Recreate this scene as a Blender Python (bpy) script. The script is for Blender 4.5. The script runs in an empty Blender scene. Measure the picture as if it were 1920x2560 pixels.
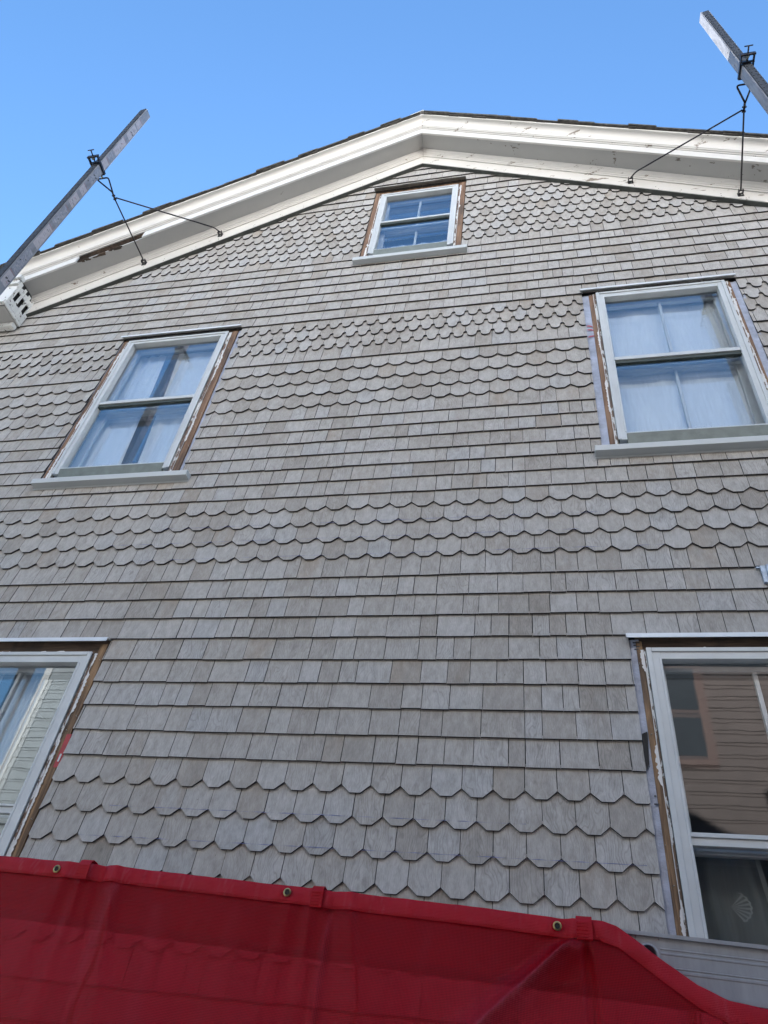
import bpy, bmesh, math, random
from mathutils import Vector, Matrix
R = math.radians
rng = random.Random(7)
ZO = 1.6                                   # eye height: every height below is measured from the eye and lifted by this
scn = bpy.context.scene
COL = scn.collection

# ------------------------------------------------------------------ camera
F_PX, YAW, PITCH, ROLL, DIST = 1827.546, R(-16.193458), R(42.013546), R(8.519311), 2.961151
cam = bpy.data.cameras.new("camera"); cam_o = bpy.data.objects.new("camera", cam); COL.objects.link(cam_o)
cy, sy, cp, sp, cr, sr = math.cos(YAW), math.sin(YAW), math.cos(PITCH), math.sin(PITCH), math.cos(ROLL), math.sin(ROLL)
fw = Vector((sy*cp, cy*cp, sp)); rt = Vector((cy, -sy, 0)); up = rt.cross(fw)
Rv = cr*rt + sr*up; Uv = -sr*rt + cr*up
m = Matrix((Rv, Uv, -fw)).transposed().to_4x4(); m.translation = Vector((0, -DIST, ZO))
cam_o.matrix_world = m
cam.sensor_fit = 'AUTO'; cam.sensor_width = 36; cam.lens = F_PX/2560*36
cam.clip_start = 0.05; cam.clip_end = 2000
scn.camera = cam_o

# ------------------------------------------------------------------ sky, sun, exposure
SUN_EL, SUN_AZ = 18, -12                   # behind the house, to the left (azimuth from +Y towards +X)
w = bpy.data.worlds.new("World"); scn.world = w; w.use_nodes = True
nt = w.node_tree; nt.nodes.clear()
sky = nt.nodes.new('ShaderNodeTexSky'); sky.sky_type = 'NISHITA'; sky.sun_disc = False
sky.sun_elevation = R(SUN_EL); sky.sun_rotation = R(SUN_AZ); sky.air_density = 1.6; sky.dust_density = 1.1; sky.ozone_density = 7.5
bg = nt.nodes.new('ShaderNodeBackground'); bg.inputs[1].default_value = 0.055
wo = nt.nodes.new('ShaderNodeOutputWorld')
nt.links.new(sky.outputs[0], bg.inputs[0]); nt.links.new(bg.outputs[0], wo.inputs[0])
sun = bpy.data.lights.new("sun", 'SUN'); sun.energy = 5.0; sun.angle = R(0.5); sun.color = (1, .95, .88)
sun_o = bpy.data.objects.new("sun", sun); COL.objects.link(sun_o)
sd = Vector((math.sin(R(SUN_AZ))*math.cos(R(SUN_EL)), math.cos(R(SUN_AZ))*math.cos(R(SUN_EL)), math.sin(R(SUN_EL))))
sun_o.rotation_euler = sd.to_track_quat('Z', 'Y').to_euler()
vs = scn.view_settings; vs.view_transform = 'Standard'; vs.look = 'None'; vs.gamma = 1; vs.use_curve_mapping = False
vs.exposure = 2.9

# ------------------------------------------------------------------ material helpers
def mat(name):
    m = bpy.data.materials.new(name); m.use_nodes = True
    t = m.node_tree; t.nodes.clear()
    out = t.nodes.new('ShaderNodeOutputMaterial'); b = t.nodes.new('ShaderNodeBsdfPrincipled')
    t.links.new(b.outputs[0], out.inputs[0])
    return m, t, b, out
def N(t, typ, **kw):
    n = t.nodes.new(typ)
    for k, v in kw.items():
        if k.startswith('i_'):
            n.inputs[k[2:]].default_value = v
        else: setattr(n, k, v)
    return n
def mapping(t, scale, src=None, loc=None):
    mp = N(t, 'ShaderNodeMapping'); mp.inputs['Scale'].default_value = scale
    if src is None:
        g = N(t, 'ShaderNodeNewGeometry'); src = g.outputs['Position']
    t.links.new(src, mp.inputs['Vector'])
    if loc is not None: t.links.new(loc, mp.inputs['Location'])
    return mp.outputs[0]
def noise(t, vec, scale, detail=4, rough=.55, dist=0):
    n = N(t, 'ShaderNodeTexNoise'); n.inputs['Scale'].default_value = scale; n.inputs['Detail'].default_value = detail
    n.inputs['Roughness'].default_value = rough; n.inputs['Distortion'].default_value = dist
    t.links.new(vec, n.inputs['Vector']); return n.outputs['Fac']
def ramp(t, fac, stops, interp='LINEAR'):
    r = N(t, 'ShaderNodeValToRGB'); r.color_ramp.interpolation = interp
    el = r.color_ramp.elements
    while len(el) < len(stops): el.new(.5)
    for e, (p, c) in zip(el, stops): e.position = p; e.color = (c[0], c[1], c[2], 1) if len(c) == 3 else c
    t.links.new(fac, r.inputs[0]); return r.outputs[0]
def mix(t, fac, a, b, blend='MIX'):
    mx = N(t, 'ShaderNodeMix', data_type='RGBA', blend_type=blend)
    for s, v in ((mx.inputs[0], fac), (mx.inputs[6], a), (mx.inputs[7], b)):
        if isinstance(v, (int, float)): s.default_value = v
        elif isinstance(v, tuple): s.default_value = (*v, 1) if len(v) == 3 else v
        else: t.links.new(v, s)
    return mx.outputs[2]
def math_n(t, op, a, b=0.0, c=None):
    n = N(t, 'ShaderNodeMath', operation=op)
    for i, v in enumerate((a, b) if c is None else (a, b, c)):
        if isinstance(v, (int, float)): n.inputs[i].default_value = v
        else: t.links.new(v, n.inputs[i])
    return n.outputs[0]
def bump(t, b, h, strength=.3, dist=.01):
    n = N(t, 'ShaderNodeBump'); n.inputs['Strength'].default_value = strength; n.inputs['Distance'].default_value = dist
    t.links.new(h, n.inputs['Height']); t.links.new(n.outputs[0], b.inputs['Normal'])
def setc(b, v, t=None):
    if isinstance(v, tuple): b.inputs['Base Color'].default_value = (*v, 1)
    else: t.links.new(v, b.inputs['Base Color'])

def m_plain(name, c, rough=.5, metal=0, var=.12, scale=12, bmp=.15, spec=.5):
    m, t, b, o = mat(name)
    p = mapping(t, (1, 1, 1)); f = noise(t, p, scale, 6)
    lo = tuple(x*(1-var) for x in c); hi = tuple(min(1, x*(1+var)) for x in c)
    setc(b, ramp(t, f, [(.3, lo), (.7, hi)]), t)
    b.inputs['Roughness'].default_value = rough; b.inputs['Metallic'].default_value = metal; b.inputs['Specular IOR Level'].default_value = spec
    if bmp: bump(t, b, noise(t, p, scale*5, 5), bmp, .004)
    return m

# cedar shingles: each shingle carries its own random triple in the face attribute "rnd"
def m_shingle():
    m, t, b, o = mat("weathered_cedar")
    at = N(t, 'ShaderNodeAttribute', attribute_name='rnd'); sep = N(t, 'ShaderNodeSeparateColor'); t.links.new(at.outputs['Color'], sep.inputs[0])
    r1, r2, r3 = sep.outputs
    sc = N(t, 'ShaderNodeVectorMath', operation='SCALE'); sc.inputs['Scale'].default_value = 37.0; t.links.new(at.outputs['Color'], sc.inputs[0])
    pv = mapping(t, (1, 1, 1), None, sc.outputs[0])
    base = ramp(t, r1, [(0, (.352, .332, .304)), (.22, (.396, .380, .354)), (.6, (.426, .414, .392)), (.85, (.440, .431, .414)), (1, (.408, .410, .406))])
    brown = mix(t, r2, (.335, .275, .210), (.255, .230, .195))
    # few shingles are browner or darker than the rest, most only in part
    stain = noise(t, mapping(t, (9, 9, 4), pv), 1.0, 3, .6)
    sm = math_n(t, 'MULTIPLY', ramp(t, r3, [(.76, (0, 0, 0)), (.98, (1, 1, 1))]), ramp(t, stain, [(.36, (.05, .05, .05)), (.66, (1, 1, 1))]))
    c = mix(t, math_n(t, 'MULTIPLY', sm, .60), base, brown)
    st2 = ramp(t, noise(t, mapping(t, (10, 10, 5), pv), 1.3, 5, .68), [(.53, (0, 0, 0)), (.76, (1, 1, 1))])
    c = mix(t, math_n(t, 'MULTIPLY', st2, .48), c, (.225, .205, .175))
    # flat-sawn figure: warped vertical bands, stronger on some shingles
    warp = noise(t, mapping(t, (14, 14, 5), pv), 1.0, 2, .5)
    gx = N(t, 'ShaderNodeSeparateXYZ'); t.links.new(pv, gx.inputs[0])
    band = math_n(t, 'SINE', math_n(t, 'ADD', math_n(t, 'MULTIPLY', gx.outputs[0], 420.0), math_n(t, 'MULTIPLY', warp, 62.0)))
    fig = math_n(t, 'MULTIPLY', ramp(t, band, [(.35, (0, 0, 0)), (1, (1, 1, 1))]), ramp(t, r2, [(.2, (.12, .12, .12)), (.95, (.75, .75, .75))]))
    c = mix(t, math_n(t, 'MULTIPLY', fig, .44), c, (.165, .15, .14))
    fine = noise(t, mapping(t, (520, 520, 14), pv), 1.0, 5, .7)
    c = mix(t, .55, c, ramp(t, fine, [(.3, (.60, .60, .60)), (.7, (1.25, 1.25, 1.25))]), 'MULTIPLY')
    c = mix(t, .55, c, ramp(t, noise(t, mapping(t, (40, 40, 16), pv), 1.0, 4, .6), [(.3, (.72, .72, .70)), (.7, (1.25, 1.25, 1.27))]), 'MULTIPLY')
    spots = ramp(t, noise(t, mapping(t, (70, 70, 55), pv), 1.0, 2, .5), [(.76, (0, 0, 0)), (.80, (1, 1, 1))])
    c = mix(t, math_n(t, 'MULTIPLY', spots, .45), c, (.09, .085, .08))
    # face colour only; the butt edges carry painted shade
    setc(b, c, t); b.inputs['Roughness'].default_value = .78; b.inputs['Specular IOR Level'].default_value = .35
    hh = math_n(t, 'ADD', math_n(t, 'MULTIPLY', fine, .6), math_n(t, 'MULTIPLY', fig, -.35))
    bump(t, b, hh, .28, .003)
    return m
def m_paint(name, paint=(.74, .76, .75), wood=(.30, .21, .14), amount=.5, scale=(18, 18, 8), rough=.45, dark=(.10, .085, .07), dirt=.18):
    """painted wood; amount = noise threshold above which the paint has come off (1 = intact)"""
    m, t, b, o = mat(name)
    p = mapping(t, (1, 1, 1))
    f = noise(t, mapping(t, scale), 1.0, 7, .68)
    woodc = mix(t, noise(t, mapping(t, (60, 60, 9)), 1.0, 4), dark, wood)
    pc = mix(t, math_n(t, 'MULTIPLY', noise(t, mapping(t, (5, 5, 3)), 1.0, 6, .7), dirt), paint, tuple(x*.45 for x in paint))
    mask = ramp(t, f, [(amount, (0, 0, 0)), (min(1, amount+.012), (1, 1, 1))])
    setc(b, mix(t, mask, pc, woodc), t); b.inputs['Roughness'].default_value = rough
    hh = math_n(t, 'ADD', math_n(t, 'MULTIPLY', mask, -1.0), math_n(t, 'MULTIPLY', noise(t, p, 60, 5), .25))
    bump(t, b, hh, .5, .002)
    return m
def m_wood(name, c0, c1, grain=(45, 45, 3)):
    m, t, b, o = mat(name)
    f = noise(t, mapping(t, grain), 1.0, 6, .65, .4)
    c = ramp(t, f, [(.28, tuple(x*.45 for x in c0)), (.42, c0), (.62, c1), (.8, tuple(x*.8 for x in c1))])
    c = mix(t, ramp(t, noise(t, mapping(t, (9, 9, 2.2)), 1.0, 4), [(.5, (0, 0, 0)), (.66, (.75, .75, .75))]), c, (.045, .036, .03))
    setc(b, c, t); b.inputs['Roughness'].default_value = .75
    bump(t, b, f, .4, .003); return m
def m_glass(name, f0=.10, tint=(.97, .985, .985)):
    m, t, b, o = mat(name); t.nodes.remove(b)
    tr = N(t, 'ShaderNodeBsdfTransparent'); tr.inputs[0].default_value = (*tint, 1)
    gl = N(t, 'ShaderNodeBsdfGlossy'); gl.inputs['Roughness'].default_value = 0.0
    gl.inputs['Color'].default_value = (1, 1, 1, 1)
    g = N(t, 'ShaderNodeNewGeometry'); dt = N(t, 'ShaderNodeVectorMath', operation='DOT_PRODUCT')
    t.links.new(g.outputs['Incoming'], dt.inputs[0]); t.links.new(g.outputs['Normal'], dt.inputs[1])
    c = math_n(t, 'SUBTRACT', 1.0, math_n(t, 'ABSOLUTE', dt.outputs['Value']))
    fac = math_n(t, 'ADD', f0, math_n(t, 'MULTIPLY', math_n(t, 'POWER', c, 1.9), 1-f0))
    bp = N(t, 'ShaderNodeBump'); bp.inputs['Strength'].default_value = .022; bp.inputs['Distance'].default_value = .004
    t.links.new(noise(t, mapping(t, (5, 5, 9)), 1.0, 2, .5), bp.inputs['Height'])
    t.links.new(bp.outputs[0], gl.inputs['Normal'])
    mx = N(t, 'ShaderNodeMixShader')
    t.links.new(fac, mx.inputs[0]); t.links.new(tr.outputs[0], mx.inputs[1]); t.links.new(gl.outputs[0], mx.inputs[2])
    t.links.new(mx.outputs[0], o.inputs[0]); return m
def m_cloth(name, c, transl=.35, alpha=1.0):
    m, t, b, o = mat(name)
    f = noise(t, mapping(t, (120, 20, 8)), 1.0, 4)
    setc(b, ramp(t, f, [(.3, tuple(x*.82 for x in c)), (.7, c)]), t); b.inputs['Roughness'].default_value = .9
    tl = N(t, 'ShaderNodeBsdfTranslucent'); tl.inputs[0].default_value = (*c, 1)
    mx = N(t, 'ShaderNodeMixShader'); mx.inputs[0].default_value = transl
    t.links.new(b.outputs[0], mx.inputs[1]); t.links.new(tl.outputs[0], mx.inputs[2])
    last = mx.outputs[0]
    if alpha < 1:
        tr = N(t, 'ShaderNodeBsdfTransparent'); m2 = N(t, 'ShaderNodeMixShader'); m2.inputs[0].default_value = alpha
        t.links.new(tr.outputs[0], m2.inputs[1]); t.links.new(last, m2.inputs[2]); last = m2.outputs[0]
    t.links.new(last, o.inputs[0]); return m
def m_tarp(name, solid, c0=(.44, .004, .013), c1=(.58, .006, .018)):
    """red vinyl-coated mesh: a close weave that lets some light through between the threads"""
    m, t, b, o = mat(name)
    g = N(t, 'ShaderNodeNewGeometry'); s = N(t, 'ShaderNodeSeparateXYZ'); t.links.new(g.outputs['Position'], s.inputs[0])
    P = 2*math.pi/.0031
    wx = math_n(t, 'SINE', math_n(t, 'MULTIPLY', s.outputs[0], P)); wz = math_n(t, 'SINE', math_n(t, 'MULTIPLY', s.outputs[2], P))
    hole = math_n(t, 'MULTIPLY', math_n(t, 'ADD', wx, 1.0), math_n(t, 'ADD', wz, 1.0))          # 0..4
    big = noise(t, mapping(t, (6, 6, 6)), 1.0, 4, .6)
    wr = N(t, 'ShaderNodeAttribute', attribute_name='crease_sheen'); wn = math_n(t, 'MULTIPLY', wr.outputs['Fac'], ramp(t, noise(t, mapping(t, (60, 60, 22)), 1.0, 4, .6), [(.25, (.45, .45, .45)), (.7, (1, 1, 1))]))
    setc(b, mix(t, math_n(t, 'MULTIPLY', wn, .62), mix(t, big, c0, c1), (.62, .13, .19)), t)  # pale creases: the sheen on the folds is painted into the colour
    b.inputs['Roughness'].default_value = .26; b.inputs['Specular IOR Level'].default_value = .32
    hh = math_n(t, 'ADD', math_n(t, 'MULTIPLY', hole, -.12), math_n(t, 'MULTIPLY', noise(t, mapping(t, (26, 26, 9)), 1.0, 5, .6), 1.1))
    bump(t, b, hh, .45, .006)
    tl = N(t, 'ShaderNodeBsdfTranslucent'); tl.inputs[0].default_value = (.55, .008, .03, 1)
    m1 = N(t, 'ShaderNodeMixShader'); m1.inputs[0].default_value = .30
    t.links.new(b.outputs[0], m1.inputs[1]); t.links.new(tl.outputs[0], m1.inputs[2])
    if solid:
        t.links.new(m1.outputs[0], o.inputs[0]); return m
    tr = N(t, 'ShaderNodeBsdfTransparent'); tr.inputs[0].default_value = (.80, .055, .095, 1)
    m2 = N(t, 'ShaderNodeMixShader')
    fac = math_n(t, 'SUBTRACT', math_n(t, 'ADD', .96, math_n(t, 'MULTIPLY', wn, .2)), math_n(t, 'MULTIPLY', ramp(t, hole, [(.10, (0, 0, 0)), (.75, (1, 1, 1))]), .57))
    t.links.new(fac, m2.inputs[0]); t.links.new(tr.outputs[0], m2.inputs[1]); t.links.new(m1.outputs[0], m2.inputs[2])
    t.links.new(m2.outputs[0], o.inputs[0]); return m
def m_rubber():
    m, t, b, o = mat("pole_rubber")
    f = noise(t, mapping(t, (40, 40, 12)), 1.0, 5, .65)
    setc(b, ramp(t, f, [(.3, (.012, .015, .020)), (.7, (.034, .040, .050))]), t); b.inputs['Roughness'].default_value = .62
    bump(t, b, noise(t, mapping(t, (90, 90, 30)), 1.0, 4), .6, .004); return m
def m_alu(name, c=(.52, .53, .55), stain=.5):
    m, t, b, o = mat(name)
    f = noise(t, mapping(t, (30, 30, 6)), 1.0, 6, .65)
    cc = ramp(t, f, [(.28, tuple(x*(1-stain) for x in c)), (.55, c), (.8, tuple(min(1, x*1.15) for x in c))])
    setc(b, cc, t); b.inputs['Metallic'].default_value = .12; b.inputs['Roughness'].default_value = .55
    bump(t, b, f, .12, .003); return m

SH = m_shingle()
BUTT = m_plain('shaded_butt_edges', (.052, .048, .046), .9, 0, .25, 60, .2)  # near-black butt edges: shadow lines under the courses put into the colour
PAINT = m_paint("cornice_paint", (.70, .685, .65), amount=.665, scale=(7, 7, 11), dirt=.30)
PAINT_WORN = m_paint("worn_cornice_paint", (.70, .685, .65), (.36, .30, .24), amount=.618, scale=(4.5, 9, 13), dirt=.30)
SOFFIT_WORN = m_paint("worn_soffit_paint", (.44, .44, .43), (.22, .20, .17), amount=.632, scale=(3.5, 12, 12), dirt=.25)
PAINT_OK = m_paint("sound_paint", (.74, .74, .73), amount=.74, scale=(6, 6, 7), dirt=.25)
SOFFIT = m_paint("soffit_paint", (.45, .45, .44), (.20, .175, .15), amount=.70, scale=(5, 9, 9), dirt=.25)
FLAKE = m_paint("flaking_paint", (.74, .75, .73), (.12, .10, .085), amount=.60, scale=(26, 26, 15), dark=(.035, .03, .028))
STORM = m_plain("storm_frame_white", (.54, .575, .59), .35, 0, .06, 9, .05)
RAWWOOD = m_wood("raw_wood", (.15, .085, .05), (.27, .165, .10))
STUD = m_wood("weathered_stud", (.13, .08, .045), (.36, .225, .12))
OLDWOOD = m_wood("old_dark_wood", (.075, .052, .038), (.16, .11, .075), (30, 30, 4))
HEADWOOD = m_wood("old_head_wood", (.075, .05, .036), (.15, .10, .068), (4, 30, 40))
PEEL = m_paint("peeled_paint_strip", (.68, .70, .69), (.22, .14, .085), amount=.47, scale=(40, 40, 10), dark=(.07, .05, .04))
SILL = m_paint("sill_paint", (.52, .56, .575), (.25, .2, .16), amount=.70, scale=(9, 25, 25))
WRAP = m_plain("house_wrap", (.36, .40, .50), .40, 0, .25, 14, .7)
FLASH = m_plain("drip_cap_metal", (.70, .73, .74), .35, .1, .08, 8, .05)
CREAMCAP = m_plain("old_drip_cap", (.17, .17, .155), .6, .1, .35, 14, .3)
SHEATH = m_plain("dark_sheathing", (.03, .028, .027), .9, 0, .2, 8, .1)
EDGE = m_plain("dark_strip", (.075, .082, .075), .8, 0, .3, 14, .2)
JAMB = m_plain("dark_jamb_paint", (.22, .25, .26), .55, 0, .15, 9, .1)  # plain dark grey paint of the jambs
SASH = m_plain("sash_paint", (.40, .44, .47), .45, 0, .07, 9, .1)
RAILDK = m_plain("dull_rail", (.15, .18, .17), .5, 0, .2, 14, .1)
ROOM = m_plain("room_wall", (.16, .15, .145), .8, 0, .1, 3, 0)
GLASS = m_glass("window_glass", .042)
CURT = m_cloth("curtain_cloth", (.80, .84, .87), .15)
RAIL_SHADE = m_plain("rail_shadow_line", (.035, .05, .045), .6, 0, .15, 20, .1)  # near-black colour for the shadow line under the meeting rail
LACE = m_cloth("lace_cloth", (.55, .60, .60), .3, .42)
VAL = m_cloth("thin_white_cotton", (.78, .82, .85), .3, .72)
SHELLC = m_cloth("lace_shell", (.70, .74, .72), .3, .5)
ROOFM = m_plain("roof_shingle", (.075, .07, .062), .85, 0, .45, 30, .7)
RIDGE = m_plain("ridge_flashing", (.78, .77, .73), .4, .2, .08, 8, .1)
STEEL = m_plain("black_steel", (.018, .017, .022), .42, .3, .3, 30, .2)
BOLT = m_plain("zinc_bolt", (.30, .33, .30), .4, .7, .2, 40, .1)
POLE = m_alu("pole_aluminium", (.25, .265, .30), .40)
TAPEW = m_plain("label_film", (.42, .405, .44), .5, 0, .12, 60, .05)
TAPER = m_plain("label_red", (.33, .16, .18), .5, 0, .25, 60, .05)
TAPEK = m_plain("label_black", (.04, .04, .05), .5, 0, .2, 60, .05)
TAPEG = m_plain("label_grey", (.26, .28, .33), .5, 0, .3, 60, .05)
RUB = m_rubber()
PLANK = m_alu("plank_aluminium", (.36, .365, .38), .18)
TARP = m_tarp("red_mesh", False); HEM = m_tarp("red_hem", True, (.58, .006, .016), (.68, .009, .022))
BRASS = m_plain("grommet_brass", (.42, .34, .17), .3, .9, .25, 60, .1)
GROUND = m_plain("ground_gravel", (.13, .125, .115), .95, 0, .35, 6, .6)
BROWN = m_plain("brown_clapboard", (.050, .040, .040), .65, 0, .18, 5, .2)
GREYSIDE = m_plain("grey_clapboard", (.062, .082, .098), .65, 0, .12, 5, .2)
GREYTRIM = m_plain("pale_grey_trim", (.15, .17, .185), .6, 0, .1, 5, .1)
BOUNCE_ROOF = m_plain("pale_bounce_roof", (.79, .78, .76), .6, 0, .08, 2, .1)  # kept near white so the unseen roof bounces sun onto the upper wall
NTRIM = m_plain("brown_trim", (.12, .11, .11), .6, 0, .1, 5, .1)
NGLASS = m_plain("neighbour_glass", (.03, .035, .04), .05, 0, .1, 3, 0)
BARK = m_plain("tree_bark", (.055, .045, .04), .9, 0, .3, 12, .5)
FOUND = m_plain("foundation_stone", (.27, .26, .25), .9, 0, .25, 7, .6)
GALV = m_plain("galvanised_sheet", (.36, .43, .52), .42, .4, .25, 30, .2)
REDTAPE = m_plain("red_tape", (.36, .03, .035), .45, 0, .15, 30, .1)
INK = m_plain("wrap_ink_red", (.42, .06, .07), .6, 0, .2, 30, 0)
INKB = m_plain("wrap_ink_black", (.05, .05, .06), .6, 0, .2, 30, 0)
CHALK = m_plain("blue_chalk", (.17, .19, .36), .9, 0, .5, 60, 0)

# ------------------------------------------------------------------ mesh helpers
class MB:
    def __init__(s): s.v = []; s.f = []; s.mi = []; s.att = []; s.smooth = []
    def face(s, idx, mi=0, att=None, sm=False): s.f.append(tuple(idx)); s.mi.append(mi); s.att.append(att); s.smooth.append(sm)
    def add(s, pts): n = len(s.v); s.v += [tuple(p) for p in pts]; return list(range(n, n+len(pts)))
    def quad(s, a, b, c, d, mi=0, att=None): s.face(s.add([a, b, c, d]), mi, att)
    def box(s, x0, x1, y0, y1, z0, z1, mi=0):
        i = s.add([(x, y, z) for z in (z0, z1) for y in (y0, y1) for x in (x0, x1)])
        for q in ((0, 2, 3, 1), (4, 5, 7, 6), (0, 1, 5, 4), (2, 6, 7, 3), (0, 4, 6, 2), (1, 3, 7, 5)): s.face([i[k] for k in q], mi)
    def hexa(s, P, mi=0):
        """eight corners ordered like box()"""
        i = s.add(P)
        for q in ((0, 2, 3, 1), (4, 5, 7, 6), (0, 1, 5, 4), (2, 6, 7, 3), (0, 4, 6, 2), (1, 3, 7, 5)): s.face([i[k] for k in q], mi)
    def prism(s, prof, fA, fB, mi=0, cap=True):
        """closed profile carried from section A to section B"""
        a = s.add([fA(*p) for p in prof]); b = s.add([fB(*p) for p in prof]); n = len(prof)
        for k in range(n): s.face([a[k], a[(k+1) % n], b[(k+1) % n], b[k]], mi)
        if cap: s.face(a[::-1], mi); s.face(b, mi)
    def tube(s, path, r, seg=10, mi=0):
        path = [Vector(p) for p in path]; rings = []
        for k, p in enumerate(path):
            d = (path[min(k+1, len(path)-1)]-path[max(k-1, 0)]).normalized()
            q = d.to_track_quat('Z', 'Y'); rr = r[k] if isinstance(r, (list, tuple)) else r
            rings.append(s.add([p+q @ Vector((rr*math.cos(2*math.pi*j/seg), rr*math.sin(2*math.pi*j/seg), 0)) for j in range(seg)]))
        for a, b in zip(rings, rings[1:]):
            for j in range(seg): s.face([a[j], a[(j+1) % seg], b[(j+1) % seg], b[j]], mi, None, True)
        s.face(rings[0][::-1], mi); s.face(rings[-1], mi)
    def build(s, name, mats, parent=None, bev=0, loc=None):
        me = bpy.data.meshes.new(name); me.from_pydata([(x, y, z) for x, y, z in s.v], [], s.f)
        for mt in (mats if isinstance(mats, (list, tuple)) else [mats]): me.materials.append(mt)
        me.polygons.foreach_set('material_index', s.mi); me.polygons.foreach_set('use_smooth', s.smooth)
        if any(a is not None for a in s.att):
            at = me.attributes.new('rnd', 'FLOAT_COLOR', 'FACE')
            buf = []
            for a in s.att: buf += list(a or (.5, .5, .5))+[1.0]
            at.data.foreach_set('color', buf)
        bm = bmesh.new(); bm.from_mesh(me); bmesh.ops.recalc_face_normals(bm, faces=bm.faces); bm.to_mesh(me); bm.free()
        o = bpy.data.objects.new(name, me); COL.objects.link(o)
        o.location = (0, 0, ZO)
        if parent:
            o.parent = parent; o.matrix_parent_inverse = Matrix.Identity(4)
            p = parent; off = Vector((0, 0, ZO))
            while p: off -= p.location; p = p.parent
            o.location = off
        if bev:
            md = o.modifiers.new('bevel', 'BEVEL'); md.width = bev; md.segments = 2; md.limit_method = 'ANGLE'; md.angle_limit = R(40)
        return o
def tag(o, label=None, cat=None, group=None, kind=None):
    for k, v in (('label', label), ('category', cat), ('group', group), ('kind', kind)):
        if v: o[k] = v
    return o
def thing(name, loc, label, cat, group=None):
    o = bpy.data.objects.new(name, None); COL.objects.link(o); o.location = loc; o.empty_display_size = .2
    return tag(o, label, cat, group)

# ------------------------------------------------------------------ ground
g = MB(); g.quad((-600, -600, -ZO), (600, -600, -ZO), (600, 600, -ZO), (-600, 600, -ZO))
tag(g.build('ground', GROUND), kind='structure')

# ------------------------------------------------------------------ the house
AX, SL, SR_ = -.99, .607, .597             # ridge position, left and right roof slopes
XL, XR, BACK = -4.75, 2.85, 10.0           # wall corners, depth of the house
def rake(x, z0): return z0-(SL*(AX-x) if x < AX else SR_*(x-AX))
house = thing('house', (AX, 0, 0), 'tall gabled house clad in weathered grey cedar shingles with white cornice', 'house')

OPEN = [  # x0, x1, z0, z1 of the siding openings
    (-3.285, -2.243, 3.10, 4.842), (.367, 1.398, 3.10, 4.842), (-3.285, -2.238, .20, 1.936), (.372, 1.402, .20, 1.936), (-1.415, -.538, 5.645, 7.035)]

# sheathing with holes for the windows
HOLE = [(x0+.06, x1-.06, z0+.05, z1-.02) for x0, x1, z0, z1 in OPEN]
sh = MB()
xs = sorted({XL, XR, AX, *[v for h in HOLE for v in h[:2]]}); zs = sorted({-1.0, 8.2, *[v for h in HOLE for v in h[2:]]})
for xa, xb in zip(xs, xs[1:]):
    for za, zb in zip(zs, zs[1:]):
        xm, zm = (xa+xb)/2, (za+zb)/2
        if any(h[0] < xm < h[1] and h[2] < zm < h[3] for h in HOLE): continue
        ta, tb = min(zb, rake(xa, 7.70)), min(zb, rake(xb, 7.70))
        if ta <= za and tb <= za: continue
        sh.quad((xa, .014, za), (xb, .014, za), (xb, .014, max(tb, za)), (xa, .014, max(ta, za)))
for x in (XL, XR): sh.quad((x, .014, -1.0), (x, BACK, -1.0), (x, BACK, rake(x, 7.7)), (x, .014, rake(x, 7.7)))
i = sh.add([(XL, BACK, -1), (XR, BACK, -1), (XR, BACK, rake(XR, 7.7)), (AX, BACK, 7.7), (XL, BACK, rake(XL, 7.7))]); sh.face(i)
sh.build('sheathing', SHEATH, house)
fo = MB(); fo.box(XL+.02, XR-.02, .03, BACK-.02, -1.66, -1.0); fo.build('foundation', FOUND, house)

# ---- shingle courses: (height of the butt line, cut, joint phase)
rows = []
z = -.985
while z < .20: rows.append((z, 'p', 0)); z += .127
rows = [r for r in rows if r[0] < .25]
rows = [(a, 'p', 0) for a in (-.986, -.859, -.732, -.605, -.478, -.351, -.224, -.097, .03, .157)]
rows += [(.284, 'p', 0), (.411, 'p', 0), (.538, 'o', -.8013), (.664, 'o', -.8623), (.789, 'o', -.8013), (.915, 'o', -.8623), (1.041, 'o', -.927), (1.169, 'o', -.8647)]
rows += [(a, 'p', 0) for a in (1.299, 1.425, 1.555, 1.682, 1.809, 1.936, 2.062, 2.186, 2.310)]
rows += [(2.436, 'o', -1.1726), (2.5585, 'o', -1.0966), (2.682, 'o', -1.1513), (2.803, 'o', -1.2128)]
rows += [(a, 'p', 0) for a in (2.922, 3.043, 3.165, 3.283, 3.406, 3.522, 3.640)]
rows += [(3.77, 'o', -1.3054+.01), (3.8975, 'o', -1.3711), (4.032, 'o', -1.3054), (4.167, 'o', -1.3711), (4.303, 'p', 0)]
rows += [(4.437, 's', -1.5171), (4.574, 's', -1.4690), (4.707, 's', -1.5171)]
rows += [(a, 'p', 0) for a in (4.842, 4.973, 5.098, 5.228, 5.357, 5.486, 5.614, 5.735)]
rows += [(a, 's', -1.02+.048*k) for k, a in enumerate((5.86, 5.99, 6.12, 6.25, 6.385, 6.52, 6.645))]
rows += [(a, 'p', 0) for a in (6.765, 6.895, 7.035, 7.16, 7.29, 7.415, 7.54)]
OW, SW, BT = .127, .09616, .0122
SCAL = [(.0475, .064), (.0440, .0638), (.0400, .062), (.0365, .058), (.0345, .052), (.0335, .045), (.0335, .038), (.0328, .030), (.0305, .021), (.0265, .013), (.0205, .007), (.012, .0025), (.004, .0005)]
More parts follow.
